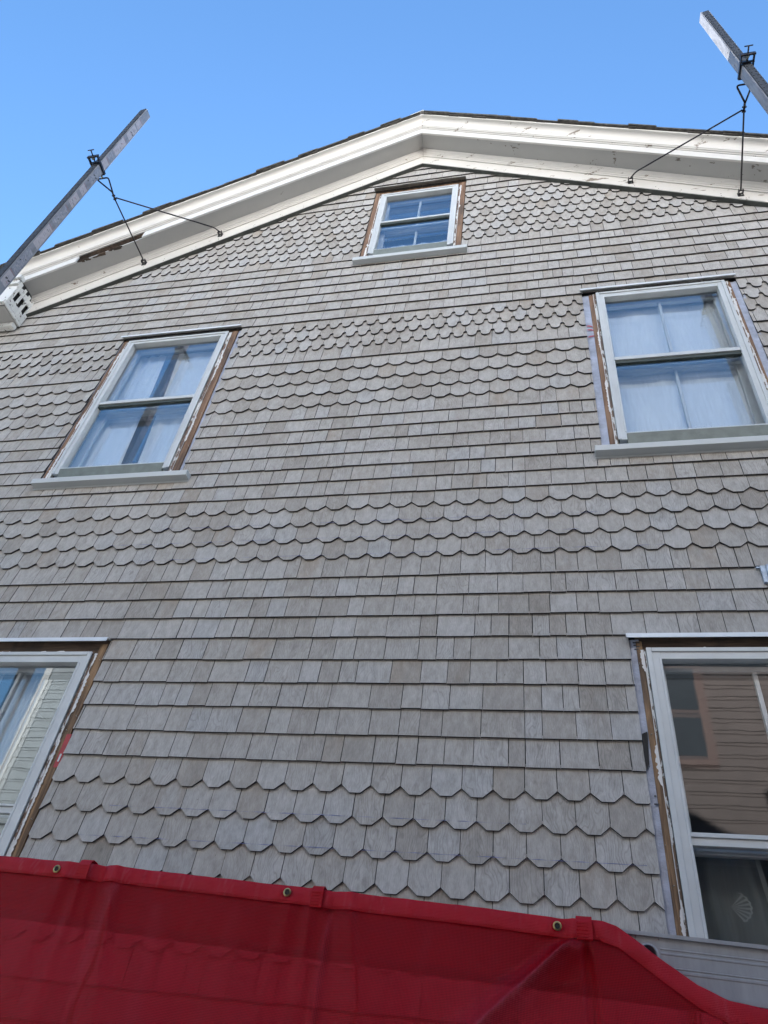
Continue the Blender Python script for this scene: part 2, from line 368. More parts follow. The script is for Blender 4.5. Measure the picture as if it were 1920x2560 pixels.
def clip(poly, keep):
    """Sutherland-Hodgman against the half-plane keep(p) >= 0"""
    out = []
    for k in range(len(poly)):
        a, b = poly[k], poly[(k+1) % len(poly)]; da, db = keep(a), keep(b)
        if da >= 0: out.append(a)
        if (da >= 0) != (db >= 0):
            t_ = da/(da-db); out.append((a[0]+(b[0]-a[0])*t_, a[1]+(b[1]-a[1])*t_))
    return out
sid = MB()
def shingle(poly, zb, r):
    """poly in wall (x, z); face leans so that its butt stands proud"""
    att = (r.random(), r.random(), r.random())
    dy = r.uniform(-.0007, .0007); lean = r.uniform(-.0012, .0012); cx = sum(p[0] for p in poly)/len(poly)
    th = BT*.90+r.uniform(-.0005, .0005)
    fy = lambda x, z: -.0150+.0965*(z-zb)+dy+lean*(x-cx)/.1
    a = sid.add([(x, fy(x, z), z) for x, z in poly]); b = sid.add([(x, fy(x, z)+th, z) for x, z in poly])
    sid.face(a, 0, att)
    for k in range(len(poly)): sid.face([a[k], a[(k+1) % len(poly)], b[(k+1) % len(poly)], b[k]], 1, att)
r = random.Random(11)
for k, (zb, typ, ph) in enumerate(rows):
    zn = rows[k+1][0] if k+1 < len(rows) else zb+.127
    nt_ = rows[k+1][1] if k+1 < len(rows) else 'p'
    top = zn+{'p': .02, 'o': .05, 's': .078}[nt_]
    cuts = []; x = XL
    if typ == 'p':
        x = XL-r.uniform(0, .1); cuts = [x]
        while x < XR: x += (r.uniform(.067, .150) if r.random() > .13 else r.uniform(.15, .205)); cuts.append(x)
    else:
        wd = OW if typ == 'o' else SW
        n0 = math.floor((XL-ph)/wd); x = ph+n0*wd
        while x < XR+wd: cuts.append(x); x += wd
    ops = [o for o in OPEN if o[2] <= zb < o[3]-.012]
    low = [o for o in OPEN if zb < o[2] < top]
    spans = [(XL, XR)]
    for o in ops: spans = [q for s_ in spans for q in ((s_[0], min(s_[1], o[0])), (max(s_[0], o[1]), s_[1])) if q[1]-q[0] > .004]
    for xa, xb in zip(cuts, cuts[1:]):
        gp = r.uniform(.0018, .0046) if typ == 'p' else r.uniform(.0020, .0036)
        zj = zb+(r.uniform(-.0022, .0022) if typ == 'p' else r.uniform(-.0012, .0012))
        a, b = xa+gp/2, xb-gp/2
        if typ == 'p': poly = [(a, top), (a, zj), (b, zj+r.uniform(-.0008, .0008)), (b, top)]
        elif typ == 'o': poly = [(a, top), (a, zj+.034), (a+.0385, zj), (b-.0385, zj), (b, zj+.034), (b, top)]
        else:
            c = (a+b)/2; hw = (b-a)/2; sc_ = hw/.0475
            left = [(c-px*sc_, zj+pz) for px, pz in SCAL]; right = [(c+px*sc_, zj+pz) for px, pz in reversed(SCAL)]
            poly = [(a, top)]+left+right+[(b, top)]
        st = r.getstate()
        for s0, s1 in spans:
            if b <= s0 or a >= s1: continue
            q = poly
            if a < s0: q = clip(q, lambda p: p[0]-s0)
            if q and b > s1: q = clip(q, lambda p: s1-p[0])
            for o in low:
                if a > o[0]-.03 and b < o[1]+.03: q = clip(q, lambda p: o[2]+.03-p[1])
            if zb > 4.6:
                q = clip(q, lambda p: (7.60+SL*(p[0]-AX))-p[1]); 
                if q: q = clip(q, lambda p: (7.60-SR_*(p[0]-AX))-p[1])
            if len(q) >= 3 and max(p[0] for p in q)-min(p[0] for p in q) > .003: shingle(q, zb, r)
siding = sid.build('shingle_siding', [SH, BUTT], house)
tag(siding, 'weathered grey cedar shingles in bands of straight, octagonal and scalloped cuts')

# blue chalk lines snapped across some fancy courses
for zc, x0, x1 in ((.941, -2.0, .33), (1.07, -1.9, -.1), (2.70, -2.2, .4), (2.585, -2.5, .2), (2.462, -2.4, .6)):
    n = 60; ck = MB()
    kz = max(rw[0] for rw in rows if rw[0] < zc-.01); y = -.0150+.0965*(zc-kz)-.0018; pc = None
    for j in range(n+1):
        xa = x0+(x1-x0)*j/n; h_ = rng.choice((.0002, .0002, .0008, .0016, .0024))
        cu = ck.add([(xa, y, zc), (xa, y, zc+h_)])
        if pc: ck.face([pc[0], cu[0], cu[1], pc[1]])
        pc = cu
    ck.build('chalk_line', CHALK, house)
# ---- rake cornice
def rake_piece(name, prof, mt, side, x_end, bev=0, gap=None, label=None):
    s = SL if side < 0 else SR_
    mb = MB()
    ends = [(AX, x_end)] if gap is None else [(AX, gap[1]), (gap[0], x_end)]
    for xa, xb in ends:
        mb = MB(); mb.prism(prof, lambda y, z: (xa, y, z-s*abs(xa-AX)), lambda y, z: (xb, y, z-s*abs(xb-AX)))
        o = mb.build(name, mt, house, bev)
    return o
FRZ = [(.012, 7.485), (-.045, 7.485), (-.045, 7.642), (.012, 7.642)]
BED = [(.0, 7.644), (-.052, 7.644), (-.054, 7.662), (-.060, 7.668), (-.060, 7.684), (-.066, 7.690), (-.072, 7.715), (-.082, 7.730), (-.087, 7.742), (.0, 7.742)]
SOF = [(.0, 7.744), (-.226, 7.734), (-.226, 7.752), (.0, 7.762)]
FAS = [(-.228, 7.722), (-.246, 7.722), (-.246, 7.822), (-.228, 7.822)]
arc = [(-.262, 7.842), (-.262, 7.856), (-.268, 7.860)]
arc += [(-.268-.046*(1-math.cos(a_*math.pi/16))-.006*a_/8, 7.860+.098*math.sin(a_*math.pi/16)) for a_ in range(1, 9)]
CRN = [(-.240, 7.826), (-.250, 7.826), (-.252, 7.840)]+arc+[(-.330, 7.960), (-.330, 7.984), (-.240, 7.984)]
for side, xe in ((-1, -5.05), (1, 3.05)):
    lf = 'peeling' if side > 0 else 'sound'
    rake_piece('frieze_board', FRZ, PAINT if side < 0 else PAINT_WORN, side, xe if side > 0 else -4.72, .002)
    rake_piece('frieze_under_strip', [(.0, 7.474), (-.042, 7.474), (-.042, 7.4845), (.0, 7.4845)], EDGE, side, xe if side > 0 else -4.72)  # thin dark grey-green strip along the frieze underside
    rake_piece('bed_moulding', BED, PAINT if side < 0 else PAINT_WORN, side, xe if side > 0 else -4.72)
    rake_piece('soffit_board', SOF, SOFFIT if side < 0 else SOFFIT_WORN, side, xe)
    if side < 0: rake_piece('fascia_board', FAS, PAINT_OK, side, xe, .002, (-4.06, -3.51))
    else: rake_piece('fascia_board', FAS, PAINT, side, xe, .002)
    o = rake_piece('crown_moulding', CRN, PAINT if side < 0 else PAINT_WORN, side, xe)
bk = MB()                                   # bare wood behind the missing stretch of fascia
bk.prism([(-.150, 7.738), (-.168, 7.738), (-.168, 7.83), (-.150, 7.83)], lambda y, z: (-3.40, y, z-SL*abs(-3.40-AX)), lambda y, z: (-4.15, y, z-SL*abs(-4.15-AX)))
bk.build('bare_subfascia', OLDWOOD, house); bk = MB()
bk.prism([(-.17, 7.80), (-.236, 7.818), (-.236, 7.826), (-.17, 7.81)], lambda y, z: (-3.46, y, z-SL*abs(-3.46-AX)), lambda y, z: (-4.10, y, z-SL*abs(-4.10-AX)))
bk.build('bare_batten', OLDWOOD, house)
pass                                        # torn splinters of the old fascia nailed to the soffit edge
for j in range(18):
    xx = -4.06+.55*rng.random()*.62; l_ = rng.uniform(.02, .06); y_ = rng.uniform(-.238, -.222); dz = rng.uniform(.001, .006)
    zz = 7.735-SL*abs(xx-AX)-dz
    fl = MB(); fl.hexa([(xx, y_, zz), (xx+l_, y_+.006, zz+SL*l_), (xx, y_+.012, zz), (xx+l_, y_+.02, zz+SL*l_), (xx, y_, zz+dz), (xx+l_, y_+.006, zz+SL*l_+dz), (xx, y_+.012, zz+dz), (xx+l_, y_+.02, zz+SL*l_+dz)]); fl.build('torn_splinter', OLDWOOD, house)

# ---- cornice return at the left eave: boxed end whose boards have lost most of their paint
rb = MB()
def RZ(x): return 7.70-SL*abs(x-AX)
zb0, zb1 = 5.215, 5.66
fy_ = -.262
# end wall (towards the window) built of boards and cross battens with open gaps between
xe_ = -4.455
rb.box(xe_-.012, xe_, fy_, -.0155, zb0, zb0+.035)
fw_, hh_ = -.0155-fy_, zb1-.03-zb0
cols = (0, .15, .30, .41, .55, .68, .83, 1)
for j in range(7):
    ya, yb = fy_+fw_*cols[j]+.0006, fy_+fw_*cols[j+1]-.0006
    for sa, sb in ([(.035/hh_, 1-.07/hh_)] if j % 2 == 0 else [(.035/hh_, .29), (.58, .74)]):
        za, zb2 = zb0+hh_*sa+.001, zb0+hh_*sb-.001
        ja, jb = (rng.uniform(-.006, .006), rng.uniform(-.010, .010)) if j % 2 else (0, 0)
        rb.hexa([(xe_-.012, ya, za+ja*.3), (xe_+.0015*(j % 2), ya, za+ja*.3), (xe_-.012, yb, za-ja*.3), (xe_+.0015*(j % 2), yb, za-ja*.3), (xe_-.012, ya, zb2+jb), (xe_+.0015*(j % 2), ya, zb2+jb), (xe_-.012, yb, zb2-jb), (xe_+.0015*(j % 2), yb, zb2-jb)])
# front board and mouldings
rb.box(-5.10, xe_-.014, fy_, fy_+.02, zb0+.05, zb1-.16)
rb.box(-5.12, xe_-.002, fy_-.022, fy_+.018, zb1-.157, zb1-.10)
rb.box(-5.13, xe_+.004, fy_-.045, fy_+.018, zb1-.097, zb1-.045)
rb.box(-5.12, xe_-.004, fy_-.015, fy_+.022, zb0+.002, zb0+.047)
box_o = rb.build('cornice_return', FLAKE, house, .002); box_o['label'] = 'boxed eave end with flaking white paint and open gaps between its boards'
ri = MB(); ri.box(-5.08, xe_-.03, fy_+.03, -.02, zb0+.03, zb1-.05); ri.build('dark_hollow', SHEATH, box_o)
ru = MB(); ru.box(-5.10, xe_-.016, fy_+.03, -.0155, zb0-.004, zb0+.014); ru.build('return_soffit', SOFFIT, box_o, .003); ru = MB(); ru.box(-5.10, xe_-.02, -.075, -.018, zb0-.055, zb0-.006); ru.build('return_moulding', FLAKE, box_o, .003)

# ---- roof: deck, ragged ends of the shingle courses along both rakes, ridge flashing
rf = MB()
for s, xe in ((SL, -5.12), (SR_, 3.15)):
    h = abs(xe-AX)
    rf.quad((AX, -.315, 7.989), (xe, -.315, 7.989-s*h), (xe, BACK+.3, 7.989-s*h), (AX, BACK+.3, 7.989))
    rf.quad((AX, -.315, 8.012), (xe, -.315, 8.012-s*h), (xe, BACK+.3, 8.012-s*h), (AX, BACK+.3, 8.012))
    dirx = -1 if xe < AX else 1
    d = .02
    while d < h-.05:
        L = rng.uniform(.12, .30); t0 = rng.uniform(.006, .014); t1 = t0+rng.uniform(.004, .020)
        xa, xb = AX+dirx*d, AX+dirx*(d+L*1.04)
        yo = -.345-rng.uniform(0, .018)
        za, zb2 = 7.989-s*d, 7.989-s*(d+L*1.04)
        rf.hexa([(xa, yo, za), (xb, yo, zb2+.004), (xa, .3, za), (xb, .3, zb2+.004), (xa, yo, za+t0+.010), (xb, yo, zb2+t1+.004), (xa, .3, za+t0+.010), (xb, .3, zb2+t1+.004)])
        if rng.random() < .6:
            L2 = rng.uniform(.05, .16); xa, xb = AX+dirx*d, AX+dirx*(d+L2); za, zb2 = 7.982-s*d, 7.982-s*(d+L2); yo += .012
            rf.hexa([(xa, yo, za-.006), (xb, yo, zb2-.004), (xa, .0, za), (xb, .0, zb2), (xa, yo, za+.007), (xb, yo, zb2+.007), (xa, .0, za+.007), (xb, .0, zb2+.007)])
        d += L
roof = rf.build('roof', ROOFM, house)
rd = MB()
rd.hexa([(AX-.12, -.345, 8.030-SL*.12), (AX, -.345, 8.036), (AX-.12, BACK, 8.030-SL*.12), (AX, BACK, 8.036), (AX-.12, -.345, 8.036-SL*.12), (AX, -.345, 8.050), (AX-.12, BACK, 8.036-SL*.12), (AX, BACK, 8.050)])
rd.hexa([(AX+.001, -.345, 8.036), (AX+.12, -.345, 8.030-SR_*.12), (AX+.001, BACK, 8.036), (AX+.12, BACK, 8.030-SR_*.12), (AX+.001, -.345, 8.050), (AX+.12, -.345, 8.036-SR_*.12), (AX+.001, BACK, 8.050), (AX+.12, BACK, 8.036-SR_*.12)])
rd.build('ridge_flashing', RIDGE, roof)

# ---- windows
def jag(mb, x0, x1, z0, z1, y, amp, side, mi=0, n=60):
    """thin sheet with one ragged vertical edge; side = -1 left edge ragged, 1 right edge"""
    prev = None; reach = 0; target = 0; n = 240
    for k in range(n+1):
        z = z0+(z1-z0)*k/n
        if rng.random() < .06: target = rng.choice((0, 0, .15, .5, .9, 1.3))        # long bare runs, a few tongues of paint
        reach += (target-reach)*rng.uniform(.15, .9); w_ = max(.0006, amp*reach*rng.uniform(.55, 1.1))
        p = ((x1-.002-w_, z), (x1, z)) if side < 0 else ((x0, z), (x0+.002+w_, z))
        if prev: mb.quad((prev[0][0], y, prev[0][1]), (prev[1][0], y, prev[1][1]), (p[1][0], y, p[1][1]), (p[0][0], y, p[0][1]), mi)
        prev = p
def window(op, storm, glass_z, meet, sill, flash, kind, label, wrapw=(.05, .045), bar=True):
    x0, x1, z0, z1 = op; sx0, sx1, sz0, sz1 = storm
    f = .041 if kind != 'low' else .047
    wn = MB()                               # aluminium storm frame, front 14 mm proud of the sheathing line
    Y0, Y1 = -.016, .030
    gz0, gz1 = glass_z; gx0, gx1 = sx0+f, sx1-f
    wn.box(sx0, gx0, Y0, Y1, sz0, sz1); wn.box(gx1, sx1, Y0, Y1, sz0, sz1)
    wn.box(gx0, gx1, Y0+.001, Y1, gz1, sz1); wn.box(gx0, gx1, Y0+.001, Y1, gz0-.013, gz0)
    # raised outer lip and an inner bead so the frame has its stepped look
    for a, b in ((sx0-.010, sx0+.012), (sx1-.012, sx1+.010)): wn.box(a, b, Y0-.006, Y0+.002, sz0, sz1+.006)
    wn.box(sx0+.013, sx1-.013, Y0-.006, Y0+.002, sz1-.014, sz1+.006)
    for a, b in ((gx0-.008, gx0+.003), (gx1-.003, gx1+.008)): wn.box(a, b, Y0-.003, Y0+.006, gz0, gz1)
    win = wn.build('window', STORM, house, .0018); 
    if label: win['label'] = label
    mr = MB(); mr.box(gx0+.0005, gx1-.0005, -.012, .028, meet[0]+.028, meet[1]-.002)
    mr.build('meeting_rail', STORM, win, .0015)
    ws = MB(); ws.box(gx0+.0008, gx1-.0008, -.004, .0285, meet[0], meet[0]+.027); ws.build('added_rail_strip', RAIL_SHADE if kind != 'low' else STORM, win)  # added strip; its dark colour stands in for shade under the rail
    gl = MB(); gl.quad((gx0, .008, gz0), (gx1, .008, gz0), (gx1, .008, meet[0]+.01), (gx0, .008, meet[0]+.01)); gl.build('lower_pane', GLASS, win)
    gl = MB(); gl.quad((gx0, .016, meet[1]-.01), (gx1, .016, meet[1]-.01), (gx1, .016, gz1), (gx0, .016, gz1)); gl.build('upper_pane', GLASS, win)
    # inner double-hung sash with one upright glazing bar each
    mz = (meet[0]+meet[1])/2; st = .040
    for ya, za, zb_, nm in ((.085, gz0-.04, mz+.02, 'lower_sash'), (.062, mz-.02, gz1+.03, 'upper_sash')):
        sa = MB()
        sa.box(gx0-.035, gx0+st-.018, ya, ya+.03, za, zb_); sa.box(gx1-st+.018, gx1+.035, ya, ya+.03, za, zb_)
        sa.box(gx0+st-.017, gx1-st+.017, ya+.001, ya+.03, za, za+.058); sa.box(gx0+st-.017, gx1-st+.017, ya+.001, ya+.03, zb_-.045, zb_)
        if bar: cxm = (gx0+gx1)/2; sa.box(cxm-.009, cxm+.009, ya+.004, ya+.028, za+.059, zb_-.046)
        sa.build(nm, SASH if kind != 'low' else STORM, win, .002)
        gl = MB(); gl.quad((gx0+.02, ya+.015, za+.02), (gx1-.02, ya+.015, za+.02), (gx1-.02, ya+.015, zb_-.02), (gx0+.02, ya+.015, zb_-.02)); gl.build('sash_glass', GLASS, win)
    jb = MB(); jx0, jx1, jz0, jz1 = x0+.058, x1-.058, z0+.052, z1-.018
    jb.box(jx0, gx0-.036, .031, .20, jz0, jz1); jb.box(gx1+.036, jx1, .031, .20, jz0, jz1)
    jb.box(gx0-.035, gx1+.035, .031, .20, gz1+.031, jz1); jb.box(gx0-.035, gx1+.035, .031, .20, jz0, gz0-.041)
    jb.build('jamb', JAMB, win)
    rm = MB()                               # the dim room behind
    a0, a1, b0, b1, dd = jx0-.5, jx1+.5, jz0-.7, jz1+.35, 2.4
    rm.quad((a0, dd, b0), (a1, dd, b0), (a1, dd, b1), (a0, dd, b1)); rm.quad((a0, .201, b0), (a0, dd, b0), (a0, dd, b1), (a0, .201, b1)); rm.quad((a1, .201, b0), (a1, dd, b0), (a1, dd, b1), (a1, .201, b1))
    rm.quad((a0, .201, b0), (a1, .201, b0), (a1, dd, b0), (a0, dd, b0)); rm.quad((a0, .201, b1), (a1, .201, b1), (a1, dd, b1), (a0, dd, b1))
    for qa, qb, qc, qd in ((a0, jx0, b0, b1), (jx1, a1, b0, b1), (jx0, jx1, b0, jz0), (jx0, jx1, jz1, b1)): rm.quad((qa, .2005, qc), (qb, .2005, qc), (qb, .2005, qd), (qa, .2005, qd))
    rm.build('room_shell', ROOM, win)
    # exposed framing round the storm frame where the old casing has been pried off
    cs = MB(); wl, wr = wrapw
    cl0, cl1, cr0, cr1 = x0+wl, sx0-.011, sx1+.011, x1-wr
    zc0, zc1 = sill[2]+.002 if sill else z0-.02, z1-.03
    pw = {'mid': .36, 'low': .30, 'top': .28}[kind]
    ls, rs = cl0+(cl1-cl0)*(1-pw), cr0+(cr1-cr0)*pw
    cs.box(cl0, ls, -.005, .060, zc0, zc1); cs.build('side_framing', RAWWOOD if kind != 'low' else STUD, win, .002)
    cs = MB(); cs.box(rs, cr1, -.005, .060, zc0, zc1); cs.build('side_framing', RAWWOOD if kind != 'low' else STUD, win, .002)
    pl = MB(); pl.box(ls+.001, cl1, -.009, .060, zc0+.003, sz1+.004); pl.build('peeling_strip', PEEL, win, .001)
    pl = MB(); pl.box(cr0, rs-.001, -.009, .060, zc0+.003, sz1+.004); pl.build('peeling_strip', PEEL, win, .001)
    hd = MB(); hd.box(cl0+.001, cr1-.001, .006, .060, sz1+.008, z1+.004)
    hd.build('head_framing', HEADWOOD if kind != 'top' else RAWWOOD, win, .002)
    # ragged flakes of paint still hanging on to the wood
    for xa, xb, sgn in ((ls-.010, ls+.002, -1), (rs-.002, rs+.010, 1)):
        fk = MB(); jag(fk, xa, xb, zc0+.01, sz1, -.0105, .011, sgn); fk.build('paint_flakes', PAINT_OK, win)
    fk = MB()
    n = 40
    for k in range(n):
        xa = sx0+(sx1-sx0)*k/n; hgt = rng.choice((.0006, .002, .005, .012))*rng.uniform(.5, 1.2)
        cu = fk.add([(xa, -.009, sz1+.0065), (xa, -.005, sz1+.0065+hgt)])
        if k: fk.face([cu[0]-2, cu[0], cu[1], cu[1]-2])
    fk.build('paint_flakes', PAINT_OK, win)
    # strips of house wrap between the siding and the framing, wrinkled
    if kind != 'top':
        n = 26
        for xa, xb in ((x0-.02, cl0+.012), (cr1-.012, x1+.02)):
            wp = MB(); pr = None
            for k in range(n+1):
                z = zc0+(z1-.02-zc0)*k/n
                e0, e1 = xa, xb
                if xa < sx0: e1 = xb+rng.uniform(-.004, .006)
                else: e0 = xa+rng.uniform(-.006, .004)
                p = [(e0, .0085+rng.uniform(-.001, .001), z), ((e0+e1)/2, .004+rng.uniform(-.003, .002), z+rng.uniform(-.006, .006)), (e1, -.001+rng.uniform(-.002, .001), z)]
                if pr:
                    for q in (0, 1): wp.quad(pr[q], pr[q+1], p[q+1], p[q])
                pr = p
            wp.build('house_wrap', WRAP, win)
    # head flashing
    fs = MB(); fm = FLASH if kind != 'top' else CREAMCAP
    fa, fb = x0-.012, x1-.004
    fz = flash
    if kind == 'top':
        n = 14; prev = None
        for k in range(n+1):
            xx = fa+(fb-fa)*k/n; w_ = .004*math.sin(k*1.3)
            p = [(xx, .010, fz+.006), (xx, -.046, fz-.012+w_), (xx, -.048, fz-.026+w_), (xx, .010, fz-.010)]
            if prev:
                for q in range(4): fs.quad(prev[q], prev[(q+1) % 4], p[(q+1) % 4], p[q])
            prev = p
    else:
        fs.prism([(.010, fz+.004), (-.038, fz-.006), (-.041, fz-.030), (-.038, fz-.030), (-.035, fz-.009), (.010, fz+.001)], lambda y, z: (fa, y, z), lambda y, z: (fb, y, z))
    fs.build('drip_cap', fm, win)
    if sill:
        sl = MB(); s0, s1, zt, hh, py = sill
        sl.prism([(.030, zt+.016), (-py, zt), (-py-.003, zt-.006), (-py, zt-hh), (-.012, zt-hh-.004), (-.012, zt-hh-.016), (.030, zt-hh-.016)], lambda y, z: (s0, y, z), lambda y, z: (s1, y, z))
        sl.build('sill', SILL, win, .002)
        lp = MB(); lp.prism([(.029, gz0-.0135), (-.020, gz0-.0135), (-.022, gz0-.020), (.004, zt+.016), (.029, zt+.016)], lambda y, z: (gx0+.0005, y, z), lambda y, z: (gx1-.0005, y, z)); lp.build('bottom_rail', RAILDK, win, .002)
    return win
wML = window(OPEN[0], (-3.202, -2.352, 3.245, 4.790), (3.305, 4.752), (3.958, 4.018), (-3.283, -2.165, 3.163, .042, .060), 4.860, 'mid', None, (.012, .028), False)
wMR = window(OPEN[1], (.471, 1.308, 3.25, 4.812), (3.312, 4.758), (3.985, 4.048), (.323, 1.445, 3.166, .042, .060), 4.866, 'mid', None, (.046, .042))
wLL = window(OPEN[2], (-3.19, -2.318, .34, 1.845), (.40, 1.792), (1.020, 1.060), (-3.30, -2.22, .27, .042, .060), 1.934, 'low', None, (.008, .008))
wLR = window(OPEN[3], (.449, 1.322, .34, 1.857), (.40, 1.808), (1.026, 1.072), (.33, 1.44, .27, .042, .060), 1.934, 'low', None, (.029, .026))
wTP = window(OPEN[4], (-1.335, -.618, 5.80, 6.93), (5.862, 6.885), (6.330, 6.386), (-1.445, -.482, 5.680, .045, .060), 7.055, 'top', 'small sash window framed in bare reddish brown wood', (.006, .006))

# marks on the wrap beside the upper right window, tape beside the lower left one
for zz, x1_, dz in ((4.43, .416, .020), (4.385, .416, .014), (4.30, .420, -.012)):
    n = 6; ik = MB()
    for k in range(n):
        xa, xb = .372+(x1_-.372)*k/n, .372+(x1_-.372)*(k+1)/n
        w0, w1 = .010*math.sin(math.pi*(k+.6)/(n+.6)), .010*math.sin(math.pi*(k+1.6)/(n+1.2))
        za, zb_ = zz-dz*(k/n)**2, zz-dz*((k+1)/n)**2
        ik.quad((xa, -.0035, za), (xb, -.0035, zb_), (xb, -.0035, zb_+w1+.003), (xa, -.0035, za+w0+.003))
    ik.build('wrap_stroke', INK, wMR)
tp = MB()
tp.box(-2.262, -2.236, -.0075, -.0045, 1.235, 1.40); tp.build('red_tape', REDTAPE, wLL)
tw = MB(); tw.box(-2.252, -2.243, -.0095, -.0082, 1.262, 1.30); tw.build('tape_label', STORM, wLL)
for zz, a, b in ((1.895, .388, .418), (1.882, .390, .402), (1.874, .40, .416), (1.862, .392, .410), (1.200, .390, .398), (1.168, .386, .405)):
    kt = MB(); kt.box(a, b, -.0058, -.0042, zz, zz+.006); kt.build('wrap_print', INKB, wLR)
bl = MB(); bl.hexa([(.371, -.006, 1.30), (.388, -.006, 1.33), (.371, .004, 1.30), (.388, .004, 1.33), (.376, -.006, 1.46), (.398, -.006, 1.47), (.376, .004, 1.46), (.398, .004, 1.47)]); bl.build('torn_felt', SHEATH, wLR)
# scraps of torn felt under the caps, bent nails along the framing
for k in range(9):
    xx = -3.16+rng.random()*.45; w_ = rng.uniform(.02, .06)
    fe = MB(); fe.quad((xx, -.004, 4.832), (xx+w_, -.006, 4.834), (xx+w_*.7, -.010, 4.800+rng.random()*.012), (xx+w_*.2, -.008, 4.806)); fe.build('torn_felt', SHEATH, wML)
for wx, za, zb_, n in ((-2.262, .75, 1.85, 11), (.398, .8, 1.85, 5), (-2.27, 3.3, 4.7, 6)):
    for k in range(n):
        zz = za+(zb_-za)*(k+rng.random()*.7)/n; xx = wx+rng.uniform(-.02, .012)
        nl = MB(); nl.tube([(xx, .004, zz), (xx+rng.uniform(-.004, .006), -.020, zz+rng.uniform(-.006, .004))], .0013, 6); nl.build('bent_nail', BOLT, house)

# nail heads along the frieze board
for side in (-1, 1):
    s = SL if side < 0 else SR_
    d = .1
    while d < 3.4:
        for dz in (.02, .05):
            if rng.random() < .6:
                x = AX+side*(d+rng.uniform(-.02, .02)); z = 7.485+dz+rng.uniform(-.008, .008)-s*abs(x-AX)
                nh = MB(); nh.box(x-.003, x+.003, -.0462, -.0448, z-.003, z+.003); nh.build('nail_head', OLDWOOD, house)
        d += rng.uniform(.12, .3)

# galvanised cover plate at the right
ev = MB(); ev.box(1.0, 1.16, -.030, -.013, 2.205, 2.302); ev.box(1.022, 1.14, -.045, -.0305, 2.222, 2.298); ev.box(.985, 1.165, -.018, -.008, 2.296, 2.306)
tag(ev.build('vent_cover', GALV, None, .002), 'small galvanised grey-blue metal cover fixed on the shingles at the right edge', 'cover')

# ---- curtains hang free inside the rooms
def curtain(name, pts_top, pts_bot, z0, z1, y, mt, label, amp=.0045, folds=7, group=None, grid=(48, 12)):
    mb = MB(); nx, nz = grid; idx = []
    for j in range(nz+1):
        v = j/nz; xa = pts_bot[0]+(pts_top[0]-pts_bot[0])*v; xb = pts_bot[1]+(pts_top[1]-pts_bot[1])*v; rowi = []
        for k in range(nx+1):
            u = k/nx; yy = y+amp*(1.1-v*.3)*math.sin(u*folds*2*math.pi+.6*math.sin(v*3))+.006*math.sin(u*23+v*4)
            rowi += mb.add([(xa+(xb-xa)*u, yy, z0+(z1-z0)*v)])
        idx.append(rowi)
    for j in range(nz):
        for k in range(nx): mb.face([idx[j][k], idx[j][k+1], idx[j+1][k+1], idx[j+1][k]], 0, None, True)
    return tag(mb.build(name, mt), label, 'curtain', group)
curtain('curtain', (-3.24, -2.95), (-3.24, -2.83), 3.22, 4.83, .140, CURT, 'left white curtain panel in the upper left window', folds=3)
curtain('curtain', (-2.83, -2.28), (-2.71, -2.28), 3.22, 4.83, .140, CURT, 'right white curtain panel with loose folds in the upper left window', folds=4)
curtain('window_shade', (.44, 1.34), (.44, 1.34), 3.22, 4.83, .125, CURT, 'plain white shade drawn down behind the upper right window', amp=.001, folds=2)
curtain('curtain', (-2.82, -2.665), (-2.82, -2.665), .3, 1.82, .14, CURT, 'narrow white curtain panel behind the lower left window', folds=2)
curtain('curtain', (-3.25, -2.92), (-3.25, -2.92), .3, 1.82, .14, CURT, 'wide white curtain panel behind the lower left window', folds=3)
curtain('valance', (-1.36, -.6), (-1.36, -.6), 6.02, 6.20, .15, VAL, 'lace valance across the small attic window', folds=8)
curtain('cafe_curtain', (-1.36, -.6), (-1.36, -.6), 5.80, 6.10, .165, VAL, 'white cafe curtain in the foot of the small attic window', folds=9)
lc = curtain('lace_curtain', (.47, .74), (.47, .80), .34, 1.05, .15, LACE, 'sheer lace curtain with a shell motif in the lower right window', folds=2, amp=.012)
sm = MB()
cxs, czs = .655, .86
fan = [(cxs-.035, czs)]+[(cxs-.03+.065*math.cos(a)*(1+.06*(k % 2)), czs+.002+.055*math.sin(a)*(1+.06*(k % 2))) for k, a in enumerate([R(-62+124*q/14) for q in range(15)])]
i = sm.add([(x, .128, z) for x, z in fan]); 
for k in range(1, len(fan)-1, 1): sm.face([i[0], i[k], i[k+1]]) if k % 2 else None
for k in range(1, len(fan)-1):
    a, b = fan[k], fan[k+1]; sm.quad((a[0], .1275, a[1]), (b[0], .1275, b[1]), (b[0]-.006, .1275, b[1]*.96+czs*.04), (a[0]-.006, .1275, a[1]*.96+czs*.04))
sm.build('shell_motif', SHELLC, lc)
hb = MB(); hb.quad((.735, .134, 1.05), (.752, .134, 1.05), (.812, .134, .34), (.792, .134, .34)); hb.build('curtain_hem', SHELLC, lc)

